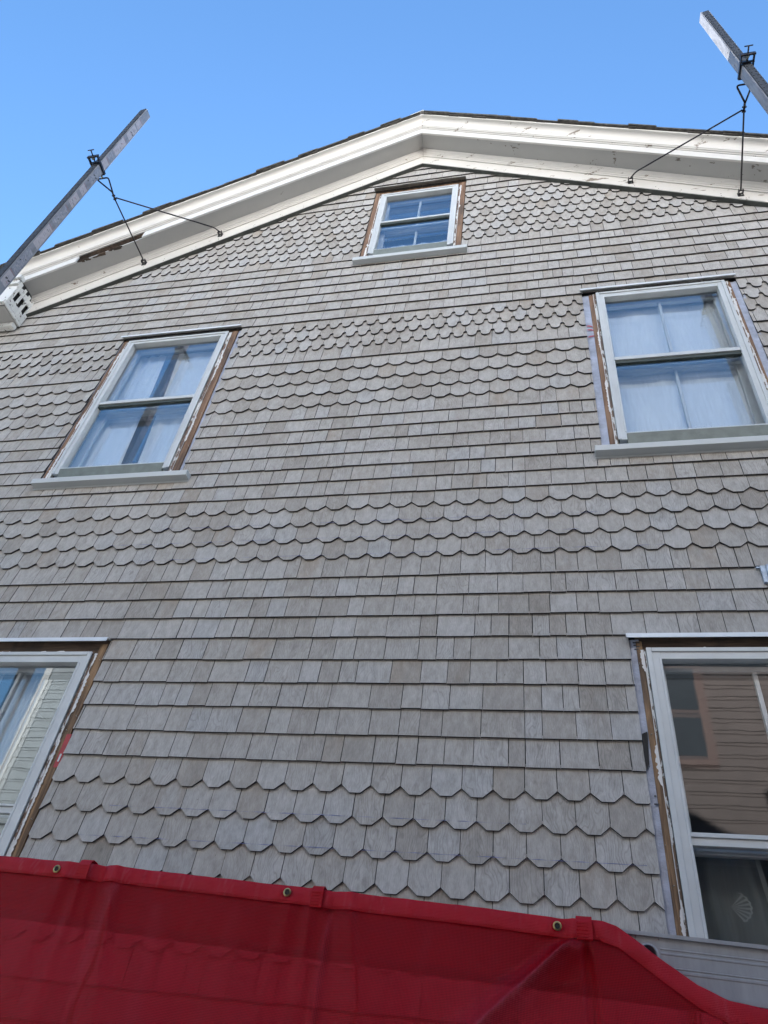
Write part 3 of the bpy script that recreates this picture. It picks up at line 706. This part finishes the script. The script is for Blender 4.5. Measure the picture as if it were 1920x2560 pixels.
# ------------------------------------------------------------------ pump-jack poles with their wall braces
PS = .076
def pole(xc, zc, lean, side, label):
    """side -1: left pole, its +X face towards the gable; xc is the x of the corner seen at height zc"""
    X = lambda z: xc+lean*(z-zc)
    zt, zb_ = 7.38 if side < 0 else 7.42, -ZO
    fx = lambda z: (X(z)-.070, X(z)) if side < 0 else (X(z), X(z)+.070)
    root = thing('scaffold_pole', (sum(fx(zb_))/2, -.92, 0), label, 'scaffold pole', 'upright scaffold poles')
    mb = MB(); Yf, Yb = -.960, -.960+PS
    (b0, b1), (t0, t1) = fx(zb_), fx(zt)
    mb.hexa([(b0, Yf, zb_), (b1, Yf, zb_), (b0, Yb, zb_), (b1, Yb, zb_), (t0, Yf, zt), (t1, Yf, zt), (t0, Yb, zt), (t1, Yb, zt)])
    mb.build('pole_tube', POLE, root, .003)
    ru_ = MB(); (c0, c1) = fx(zb_); (d0, d1) = fx(zt-.004)
    ru_.hexa([(c0+.002, Yf-.007, zb_+.01), (c1-.002, Yf-.007, zb_+.01), (c0+.002, Yf-.0005, zb_+.01), (c1-.002, Yf-.0005, zb_+.01), (d0+.012, Yf-.007, zt-.03), (d1-.010, Yf-.007, zt-.004), (d0+.012, Yf-.0005, zt-.03), (d1-.010, Yf-.0005, zt-.004)])
    z = 3.5
    while z < 7.3:                         # raised cleats in the rubber
        e0, e1 = fx(z)
        for q in (.3, .7):
            xx = e0+(e1-e0)*q; ru_.box(xx-.006, xx+.006, Yf-.0095, Yf-.0065, z, z+.006)
        z += .062
    ru_.build('grip_strip', RUB, root)
    # printed films and marks on the broad side face
    fc = MB(); z = 4.2; face_x = (lambda z: fx(z)[1]+.0006) if side < 0 else (lambda z: fx(z)[0]-.0006)
    def patch(za, zb2, ya, yb, mi, off=0.0):
        o_ = off if side < 0 else -off
        fc.quad((face_x(za)+o_, ya, za), (face_x(za)+o_, yb, za), (face_x(zb2)+o_, yb, zb2), (face_x(zb2)+o_, ya, zb2), mi)
    if side < 0:
        while z < 7.1:
            hgt = rng.uniform(.06, .34)
            mi = rng.choice([0, 0, 3])
            if rng.random() < .75:
                patch(z, z+hgt, Yf+.006, Yb-.012, mi)
                for k in range(int(hgt/.012)):      # worn print: fine cross lines of uneven length
                    if rng.random() < .55:
                        zz = z+.004+k*.012; ya = Yf+.008+rng.random()*.03; patch(zz, zz+rng.uniform(.002, .006), ya, ya+rng.uniform(.01, .035), rng.choice([3, 3, 2, 0, 1]) if mi == 0 else 0, .0004)
            if rng.random() < .5: patch(z+hgt+.006, z+hgt+.012, Yf+.006, Yb-.012, 1, .0003)
            if rng.random() < .4:
                zz = z+hgt*.4
                for ya in (Yf+.02, Yf+.045): patch(zz, zz+.016, ya, ya+.012, 2, .0007); patch(zz+.006, zz+.024, ya+.012, ya+.018, 2, .0007)
            z += hgt+rng.uniform(.02, .12)
        fc.build('label_film', [TAPEW, TAPER, TAPEK, TAPEG], root)
    for zz, yo in ((4.5, .02), (4.55, .05), (5.15, .035), (5.8, .02), (5.87, .05), (6.6, .03)) if side < 0 else ((5.02, .03), (5.10, .05), (6.2, .045), (6.43, .03)):
        bo = MB(); x_ = face_x(zz); bo.tube([(x_, Yf+yo, zz), (x_+(.003 if side < 0 else -.003), Yf+yo, zz)], .004, 8); bo.build('bolt_head', STEEL, root)
    if side > 0:
        jo = MB(); zz = 5.06; e0, e1 = fx(zz); jo.box(e0-.002, e1+.002, Yf-.009, Yb+.001, zz, zz+.006); jo.build('splice_joint', STEEL, root)
    # ---- brace: a thing of its own clamped on the pole and screwed to the frieze
    cz = 6.09 if side < 0 else 6.045
    e0, e1 = fx(cz); cxm = (e0+e1)/2
    br = thing('pole_brace', (cxm, -.85, cz+ZO), 'black steel wall brace gripping the left scaffold pole, two rods to the frieze' if side < 0 else 'black steel wall brace gripping the right scaffold pole, two rods to the frieze', 'brace', 'wall braces on the scaffold poles')
    cl = MB(); A = lambda y: cz-.10*(y+.92)
    Yc0, Yc1 = Yf-.055, Yb+.014
    for xa, xb in ((e0-.012, e0-.003), (e1+.003, e1+.012)):
        cl.hexa([(xa, Yc0, A(Yc0)-.016), (xb, Yc0, A(Yc0)-.016), (xa, Yc1, A(Yc1)-.016), (xb, Yc1, A(Yc1)-.016), (xa, Yc0, A(Yc0)+.016), (xb, Yc0, A(Yc0)+.016), (xa, Yc1, A(Yc1)+.016), (xb, Yc1, A(Yc1)+.016)])
    cl.box(e0-.016, e1+.016, Yc0-.014, Yc0-.0005, A(Yc0)-.018, A(Yc0)+.018)
    cl.box(e0-.014, e1+.014, Yf-.020, Yf-.0105, A(Yf)-.014, A(Yf)+.014)
    cl.box(e0-.013, e1+.013, Yb+.004, Yb+.014, A(Yb)-.02, A(Yb)+.012)
    cl.build('clamp_frame', STEEL, br, .003)
    sc = MB(); sc.tube([(cxm, Yf-.021, A(Yf)), (cxm, Yc0-.055, A(Yc0)+.012)], .0055, 8); sc.tube([(cxm-.028, Yc0-.055, A(Yc0)+.012), (cxm+.028, Yc0-.055, A(Yc0)+.014)], .0045, 8)
    sc.build('clamp_screw', STEEL, br)
    wg = MB(); wg.tube([(cxm-.006, Yf-.040, A(Yf)+.004), (cxm+.006, Yf-.060, A(Yf)+.004)], [.016, .012], 8); wg.build('wing_nut', BOLT, br); wg = MB(); wg.tube([(cxm+.004, Yb+.015, cz-.002), (cxm+.004, Yb+.036, cz-.004)], .010, 8)
    wg.build('shackle_bolt', BOLT, br)
    jt = Vector((-3.539, -.68, 6.085)) if side < 0 else Vector((1.586, -.68, 6.015))
    yk = MB(); yz = cz+.002 if side < 0 else cz-.025; yy = Yb+.045; hw = .055
    c1 = Vector((cxm-hw, yy, yz)); c2 = Vector((cxm+hw, yy, yz+.004)); knot = jt+Vector((0, -.035, .006))
    def fillet(p, a, b, rr=.022, n=5):
        u = (a-p).normalized()*rr; v = (b-p).normalized()*rr
        return [p+u*(1-t)**2+v*t**2 for t in [k/n for k in range(n+1)]]
    yk.tube([knot]+fillet(c1, knot, c2)+fillet(c2, c1, knot)+[knot+Vector((.003, 0, 0))], .0068, 8)
    yk.build('yoke', STEEL, br)
    f1, f2 = ((-3.525, -.075, 6.075), (-2.865, -.075, 6.465)) if side < 0 else ((1.653, -.075, 5.995), (.879, -.075, 6.462))
    kn = MB(); kn.tube([knot, jt+Vector((0, .03, -.005))], .0085, 8); kn.tube([jt+Vector((0, -.012, .002)), jt+Vector((0, -.002, 0))], .016, 8); kn.tube([jt+Vector((0, .018, -.002)), jt+Vector((0, .028, -.003))], .015, 8)
    kn.build('swivel', STEEL, br)
    r1 = MB(); r1.tube([jt+Vector((0, .02, -.004)), Vector(f1)], .0062, 8); r1.build('rod', STEEL, br)
    r2 = MB(); f2v = Vector(f2); kx = .055 if side > 0 else -.055
    k2 = Vector((-2.915, -.12, 6.478)) if side < 0 else Vector((.917, -.12, 6.467)); st_ = jt+Vector((.012 if side < 0 else -.012, .012, -.001))
    r2.tube([st_]+fillet(k2, st_, f2v, .03)+[f2v], .0062, 8); r2.build('rod', STEEL, br)
    for fx_, fy2, fz in (f1, f2):
        pt = MB(); pt.box(fx_-.022, fx_+.022, -.0495, -.0455, fz-.040, fz+.012)
        pt.box(fx_-.018, fx_-.013, -.085, -.0500, fz-.022, fz+.010); pt.box(fx_+.013, fx_+.018, -.085, -.0500, fz-.022, fz+.010)
        pt.tube([(fx_-.021, -.074, fz-.002), (fx_+.021, -.074, fz-.002)], .005, 8)
        pt.build('foot_bracket', STEEL, br)
        sb = MB(); sb.tube([(fx_+.005, -.0496, fz-.028), (fx_+.005, -.0535, fz-.028)], .006, 8); sb.build('lag_screw', BOLT, br)
    return root
pole(-3.514, 4.20, -.0128, -1, 'aluminium scaffold pole on the left with worn printed labels and black grip strip')
pole(1.549, 5.358, -.029, 1, 'plain aluminium scaffold pole on the right with black grip strip and splice')

# ------------------------------------------------------------------ aluminium plank and the red mesh over it
PSL = -.039                                # the staging sags a little to the right
def PZ(x, z): return z+PSL*(x-.1)
pk = thing('scaffold_plank', (0, -.95, PZ(0, .43)+ZO), 'grey aluminium scaffold plank with ribbed side and round hole, half under the red mesh', 'plank')
mb = MB(); xa, xb = -2.6, 1.40
HX, HZ, HR = .203, .447, .0165
def rail(prof): mb.prism(prof, lambda y, z: (xa, y, PZ(xa, z)), lambda y, z: (xb, y, PZ(xb, z)))
# ribbed web as one strip per height step, with a real hole cut through it
steps = [(-.976, .378), (-.976, .412), (-.9775, .414), (-.9775, .418), (-.976, .420), (-.976, .4215), (-.9775, .4225), (-.9775, .424), (-.976, .425), (-.976, .448), (-.9775, .4495), (-.9775, .452), (-.976, .4535), (-.976, .4575), (-.9775, .459), (-.9775, .4605), (-.976, .462), (-.976, .482)]
for (ya, za), (yb_, zb_) in zip(steps, steps[1:]):
    segs = [(xa, HX-.026), (HX+.026, xb)]
    for s0, s1 in segs: mb.quad((s0, ya, PZ(s0, za)), (s1, ya, PZ(s1, za)), (s1, yb_, PZ(s1, zb_)), (s0, yb_, PZ(s0, zb_)))
ns = 32
outer = []
for k in range(ns):
    a = 2*math.pi*k/ns; c_, s_ = math.cos(a), math.sin(a)
    tx = .026/abs(c_) if abs(c_) > 1e-6 else 9; tz = ((.482-HZ) if s_ > 0 else (HZ-.378))/abs(s_) if abs(s_) > 1e-6 else 9
    q = min(tx, tz); outer.append((HX+c_*q, HZ+s_*q))
inn = [(HX+HR*math.cos(2*math.pi*k/ns), HZ+HR*math.sin(2*math.pi*k/ns)) for k in range(ns)]
for k in range(ns):
    a, b, c_, d_ = outer[k], outer[(k+1) % ns], inn[(k+1) % ns], inn[k]
    mb.quad(*[(x, -.9762, PZ(x, z)) for x, z in (a, b, c_, d_)])
    mb.quad((d_[0], -.9762, PZ(*d_)), (c_[0], -.9762, PZ(*c_)), (c_[0], -.9, PZ(*c_)), (d_[0], -.9, PZ(*d_)))
for cx_, cz_ in ((HX-.026, HZ-(HZ-.378)),): pass
rail([(-.984, .482), (-.984, .490), (-.950, .490), (-.950, .484), (-.976, .482)])
rail([(-.984, .369), (-.984, .377), (-.976, .3775), (-.940, .374), (-.940, .369)])
pw_ = mb.build('side_rail', PLANK, pk)
rg = MB(); n = 28
ro, ri2 = HR+.006, HR
for k in range(n):
    a, b = 2*math.pi*k/n, 2*math.pi*(k+1)/n
    P = lambda rr, an, y: (HX+rr*math.cos(an), y, PZ(HX+rr*math.cos(an), HZ+rr*math.sin(an)))
    rg.quad(P(ro, a, -.9772), P(ro, b, -.9772), P(ri2+.001, b, -.9800), P(ri2+.001, a, -.9800)); rg.quad(P(ri2+.001, a, -.98), P(ri2+.001, b, -.98), P(ri2, b, -.972), P(ri2, a, -.972))
rg.build('hole_rim', PLANK, pk)
dk = MB(); dk.hexa([(xa, -.949, PZ(xa, .470)), (xb, -.949, PZ(xb, .470)), (xa, -.66 if False else -.765, PZ(xa, .470)), (xb, -.765, PZ(xb, .470)), (xa, -.949, PZ(xa, .486)), (xb, -.949, PZ(xb, .486)), (xa, -.765, PZ(xa, .486)), (xb, -.765, PZ(xb, .486))])
dk.build('deck', PLANK, pk)
rr_ = MB(); rr_.hexa([(xa, -.764, PZ(xa, .385)), (xb, -.764, PZ(xb, .385)), (xa, -.756, PZ(xa, .385)), (xb, -.756, PZ(xb, .385)), (xa, -.764, PZ(xa, .489)), (xb, -.764, PZ(xb, .489)), (xa, -.756, PZ(xa, .489)), (xb, -.756, PZ(xb, .489))])
rr_.build('side_rail', PLANK, pk)

# mesh: top edge line, then a sheet hanging from it
TOP = [(-2.6, .590), (-1.549, .556), (-1.27, .551), (-.765, .531), (-.60, .525), (-.104, .504), (.0, .4975), (.035, .4965), (.075, .4985), (.105, .497), (.136, .489), (.184, .456), (.235, .420), (.293, .382), (.351, .358), (.428, .346), (.60, .330), (.9, .30)]
def topz(x):
    for (a, za), (b, zb_) in zip(TOP, TOP[1:]):
        if a <= x <= b:
            t_ = (x-a)/(b-a); return za+(zb_-za)*t_
    return TOP[-1][1]
net = thing('debris_mesh', (-.6, -1.0, topz(-.6)+ZO), 'red see-through mesh sheet with brass eyelets hung over the plank, right corner sagging', 'mesh sheet')
def sheet_y(x, z):
    d = topz(x)-z
    y = -1.004-.020*d
    y += .006*math.sin(x*9+1)*min(1, d*8) + .004*math.sin(x*21+z*6)*min(1, d*6)
    # gathers below the straps
    for xs_, k_ in ((-1.245, .9), (-.585, .7)):
        for q, (off, wd, am) in enumerate(((-.02, .010, -.008), (.03, .014, .008), (.075, .012, -.009), (-.07, .016, -.005))):
            xl = xs_+off*(1+d*2.2)+.05*d
            y += k_*am*math.exp(-((x-xl)/(wd+.05*d))**2)*min(1, d/.05)*math.exp(-d/.30)*1.9
    y -= .010*math.exp(-((x+1.20)/(.05+.12*d))**2)*min(1, d/.06) + .006*math.sin(x*5.3+z*9)*min(1, d*5)
    # the strong crease pulling down-left from the right-hand strap, and an upright one beside it
    px, pz = .040, .456
    if z < pz+.02:
        tt = (pz-z); xl = px-1.1*tt
        y -= (.030*math.exp(-((x-xl)/(.009+.035*tt))**2)+.030*math.exp(-((x-xl-.01)/(.030+.16*tt))**2))*min(1, tt/.03+.15)
        xl2 = px+.010+.05*tt
        y += .020*math.exp(-((x-xl2-.012)/(.008+.02*tt))**2)*min(1, tt/.03+.1)
        xl3 = -.555-.02*tt; y -= .013*math.exp(-((x-xl3)/.008)**2)*min(1, tt/.05+.1)
    if x > .10: y -= .02*min(1, (x-.10)/.35)**1.2
    return min(y, -.9885)
def crease_sheen(x, z):  # mask of the painted pale sheen along creases and gathers
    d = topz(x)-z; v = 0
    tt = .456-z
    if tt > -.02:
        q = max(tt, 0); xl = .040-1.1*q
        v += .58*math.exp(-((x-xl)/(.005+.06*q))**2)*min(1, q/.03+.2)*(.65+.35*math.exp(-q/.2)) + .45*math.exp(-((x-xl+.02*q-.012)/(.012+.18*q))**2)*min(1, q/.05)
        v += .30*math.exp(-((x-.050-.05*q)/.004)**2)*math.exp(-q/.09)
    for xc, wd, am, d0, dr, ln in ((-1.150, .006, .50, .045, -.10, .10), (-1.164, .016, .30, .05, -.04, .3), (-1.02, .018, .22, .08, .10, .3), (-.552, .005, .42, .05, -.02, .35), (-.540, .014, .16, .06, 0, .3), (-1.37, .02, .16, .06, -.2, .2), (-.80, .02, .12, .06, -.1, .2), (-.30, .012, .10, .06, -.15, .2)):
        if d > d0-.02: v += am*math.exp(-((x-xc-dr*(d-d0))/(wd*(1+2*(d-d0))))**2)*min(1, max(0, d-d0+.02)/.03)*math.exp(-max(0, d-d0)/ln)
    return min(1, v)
mb = MB(); nx, nz = 640, 90; rowsI = []
for j in range(nz+1):
    row = []
    for k in range(nx+1):
        x = -2.6+3.5*k/nx; tz = topz(x)-.036
        z = tz-(tz+.62)*(j/nz)**1.35
        row += mb.add([(x, sheet_y(x, z), z)])
    rowsI.append(row)
for j in range(nz):
    for k in range(nx): mb.face([rowsI[j][k], rowsI[j][k+1], rowsI[j+1][k+1], rowsI[j+1][k]], 0, None, True)
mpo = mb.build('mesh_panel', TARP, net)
wa = mpo.data.attributes.new('crease_sheen', 'FLOAT', 'POINT'); wa.data.foreach_set('value', [crease_sheen(v_[0], v_[2]) for v_ in mb.v])
hm = MB(); nx2 = 640; prev = None
STK = [(rng.uniform(-1.7, -.75), rng.uniform(.0012, .003), rng.uniform(.2, .6), rng.uniform(-.35, .1)) for _ in range(34)]+[(rng.uniform(-.7, .4), rng.uniform(.001, .0025), rng.uniform(.1, .35), rng.uniform(-.2, .2)) for _ in range(16)]
GR = [(-1.347, .529), (-.670, .509), (.001, .478)]
for k in range(nx2+1):
    x = -2.6+3.5*k/nx2; t_ = topz(x); wv = .0012*math.sin(x*40)+.0010*math.sin(x*93+1); w_ = .042 if x < .1 else .046
    if x > .12: sl_ = 1.0
    y = sheet_y(x, t_-w_)-.002+wv; fold = .0025*math.sin(x*57+.3)+.0018*math.sin(x*131)
    nr_ = sum(math.exp(-((x-q)/.16)**2) for q in (-1.22, -.56, .06))
    fold = .0045*nr_*math.sin(x*95+2*math.sin(x*17))+.0016*math.sin(x*57+.3)
    ring = [(x, y-.0018, t_-w_), (x, y-.0030, t_-w_*.96), (x, y-.0026+fold*.5, t_-w_*.75), (x, y-.0026+fold, t_-w_*.45), (x, y-.0022+fold*.7, t_-.006), (x, y-.0004+fold*.3, t_-.0008), (x, y+.0030, t_-.0006), (x, y+.0046, t_-.007)]
    ids = hm.add(ring)
    if prev:
        for q in range(len(ring)-1): hm.face([prev[q], ids[q], ids[q+1], prev[q+1]], 0, None, True)
    prev = ids
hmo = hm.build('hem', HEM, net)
wa = hmo.data.attributes.new('crease_sheen', 'FLOAT', 'POINT'); wa.data.foreach_set('value', [min(1, .10+sum(am*math.exp(-((v_[0]-xc-sl_*(v_[2]-topz(v_[0])+.02))/wd)**2) for xc, wd, am, sl_ in STK if abs(v_[0]-xc) < .03)) for v_ in hm.v])  # pale hem streaks, also painted sheen
def stitch_line(off):
    s_ = MB(); x = -2.5
    while x < .55:
        z_ = topz(x)-off; y_ = sheet_y(x, topz(x)-.042)-.0085
        s_.hexa([(x, y_, z_), (x+.004, y_, z_-.0001), (x, y_+.0008, z_), (x+.004, y_+.0008, z_), (x, y_, z_+.001), (x+.004, y_, z_+.001), (x, y_+.0008, z_+.001), (x+.004, y_+.0008, z_+.001)])
        x += .006
    return s_
stitch_line(.037).build('stitching', HEM, net)
for gx, gz in GR:
    gm = MB(); n = 24; yb_ = sheet_y(gx, topz(gx)-.042)-.0105
    P = lambda rr, a, y: (gx+rr*math.cos(a), y, gz+rr*math.sin(a))
    for k in range(n):
        a, b = 2*math.pi*k/n, 2*math.pi*(k+1)/n
        for (r0, y0), (r1, y1) in (((.0105, yb_+.002), (.0095, yb_)), ((.0095, yb_), (.0075, yb_-.0006)), ((.0075, yb_-.0006), (.0060, yb_+.0012))):
            gm.quad(P(r0, a, y0), P(r0, b, y0), P(r1, b, y1), P(r1, a, y1), 0)
        gm.face(gm.add([P(.0061, a, yb_+.0011), P(.0061, b, yb_+.0011), (gx, yb_+.0013, gz)]), 1)
    gm.build('eyelet', [BRASS, SHEATH], net)
for sx, wd in ((-1.262, .034), (-.592, .030), (.056, .036)):
    sb = MB(); n = 10; tz = topz(sx)
    yb_ = sheet_y(sx, tz-.042)-.0095
    # patch stitched to the hem, then the band runs over the top and back round the plank
    prof = [(yb_, tz-.044), (yb_-.001, tz-.03), (yb_-.001, tz-.008), (yb_+.003, tz+.002), (yb_+.012, tz+.007), (yb_+.030, tz+.006), (yb_+.060, tz-.004), (yb_+.11, tz-.004)]
    th = .0016
    for k in range(len(prof)-1):
        (ya, za), (yb2, zb2) = prof[k], prof[k+1]
        sk = .006 if sx > 0 else .002
        sb.hexa([(sx-wd/2+sk, ya, za), (sx+wd/2+sk, ya, za), (sx-wd/2+sk, ya+th, za-th), (sx+wd/2+sk, ya+th, za-th), (sx-wd/2+sk, yb2, zb2), (sx+wd/2+sk, yb2, zb2), (sx-wd/2+sk, yb2+th, zb2-th), (sx+wd/2+sk, yb2+th, zb2-th)])
    for q in range(5):                      # box stitching
        zz = tz-.040+q*.007
        sb.box(sx-wd/2+.004, sx+wd/2-.004, yb_-.0022, yb_-.0008, zz, zz+.0016)
    sb.build('strap', HEM, net)
for pts_, wd_ in ((((-1.170, .50), (-1.166, .42), (-1.158, .36), (-1.156, .31), (-1.166, .27), (-1.172, .22), (-1.160, .12)), .013), (((-.476, .49), (-.474, .40), (-.470, .35), (-.460, .30), (-.464, .25), (-.468, .10)), .006)):
    hs = MB(); pv_ = None
    for k in range(len(pts_)*4-3):
        q = min(k//4, len(pts_)-2); u = k/4-q
        px_ = pts_[q][0]*(1-u)+pts_[q+1][0]*u; pz_ = pts_[q][1]*(1-u)+pts_[q+1][1]*u; w2 = wd_*(.6+.5*abs(math.sin(k*.35)))
        cu = ((px_-w2/2, -.992, pz_), (px_+w2/2, -.990, pz_))
        if pv_: hs.quad(pv_[0], pv_[1], cu[1], cu[0])
        pv_ = cu
    hs.build('hanging_strap', HEM, net)
lp = MB()
lp.tube([(-1.236+.075*k/14, -.955+.03*math.sin(k/14*math.pi), topz(-1.2)+.002+.013*math.sin(math.pi*k/14)) for k in range(15)], .0045, 8); lp.build('loose_strap', HEM, net)

# ------------------------------------------------------------------ what stands behind the viewer (seen only as reflections, and shades the wall; unseen pale roof shaped to bounce sun)
nb = thing('neighbour_house', (-1, -11.5, 0), 'brown clapboard house across the yard mirrored in the lower window panes', 'house')
NY = -8.6; NX0, NX1, NH = -6.4, 13.0, 7.1
cb = MB(); z = -1.2
while z < NH: cb.hexa([(NX0+.12, NY+.030, z), (NX1, NY+.030, z), (NX0+.12, NY-.02, z), (NX1, NY-.02, z), (NX0+.12, NY+.006, z+.20), (NX1, NY+.006, z+.20), (NX0+.12, NY-.02, z+.20), (NX1, NY-.02, z+.20)]); z += .20
cb.box(NX0+.1, NX1, NY-11.5, NY-.021, -1.6, NH)
cb.build('clapboard_wall', BROWN, nb)
nt2 = MB(); nt2.box(NX0, NX0+.118, NY-.1, NY+.04, -1.6, NH); nt2.build('corner_board', NTRIM, nb)
nr = MB(); nr.prism([(NY+.45, NH+.0), (NY+.45, NH+.12), (NY-6.0, NH+6.3), (NY-12.0, NH+.1), (NY-12.0, NH)], lambda y, z: (NX0-.4, y, z), lambda y, z: (NX1+.4, y, z)); nr.build('roof', BOUNCE_ROOF, nb)  # unseen tall pale roof, shaped to throw sunlight back on the gable
for wx, wz in ((1.15, 5.2), (5.2, 5.2), (-4.0, 5.2), (4.2, 1.0)):
    f_ = MB(); f_.box(wx, wx+1.4, NY+.031, NY+.07, wz, wz+1.8); f_.box(wx+.14, wx+1.26, NY+.0705, NY+.075, wz+.14, wz+.85); f_.box(wx+.14, wx+1.26, NY+.0705, NY+.075, wz+.93, wz+1.68)
    f_.mi = [0]*6+[1]*12
    f_.build('window', [m_plain("neighbour_frame", (.035, .012, .010), .5), NGLASS], nb)
ga, gb, gh = -9.95, -6.9, 7.4
gn = thing('neighbour_house', ((ga+gb)/2, -11.5, 0), 'narrow grey clapboard house across the yard mirrored in the lower left window', 'house')
cb = MB(); z = -1.2
while z < gh: cb.hexa([(ga+.16, NY+.030, z), (gb, NY+.030, z), (ga+.16, NY-.02, z), (gb, NY-.02, z), (ga+.16, NY+.006, z+.20), (gb, NY+.006, z+.20), (ga+.16, NY-.02, z+.20), (gb, NY-.02, z+.20)]); z += .20
cb.box(ga+.1, gb, NY-8, NY-.021, -1.6, gh); cb.build('clapboard_wall', GREYSIDE, gn)
nt3 = MB(); nt3.box(ga, ga+.158, NY-.1, NY+.04, -1.6, gh); nt3.build('corner_board', GREYTRIM, gn)
nr2 = MB(); nr2.prism([(NY+.35, gh), (NY+.35, gh+.1), (NY-4, gh+3), (NY-8.3, gh+.1), (NY-8.3, gh)], lambda y, z: (ga-.3, y, z), lambda y, z: (gb+.2, y, z)); nr2.build('roof', BOUNCE_ROOF, gn)
# bare tree mirrored in the lower left window
tr = thing('bare_tree', (-13.2, -9.5, 0), 'leafless tree mirrored in the lower left window pane', 'tree')
tb = MB(); bb = MB(); r5 = random.Random(9)
def grow(p, d, L, rad, lev, mb):
    n = 5; path = [p]; q = p.copy(); dd = d.copy()
    for k in range(n):
        dd = (dd+Vector((r5.uniform(-.16, .16), r5.uniform(-.16, .16), r5.uniform(-.05, .12)))).normalized(); q = q+dd*L/n; path.append(q.copy())
    mb.tube(path, [rad*(1-.6*k/n) for k in range(n+1)], 6)
    if lev > 0:
        for k in range(5 if lev > 1 else 4):
            b_ = path[min(n, 2+k % 4)]; nd = (dd+Vector((r5.uniform(-.9, .9), r5.uniform(-.9, .9), r5.uniform(-.1, .6)))).normalized()
            grow(b_, nd, L*.62, rad*.42, lev-1, bb)
grow(Vector((-13.2, -9.5, -1.6)), Vector((0, 0, 1)), 4.4, .15, 4, tb)
tb.build('trunk', BARK, tr); bb.build('branches', BARK, tr)
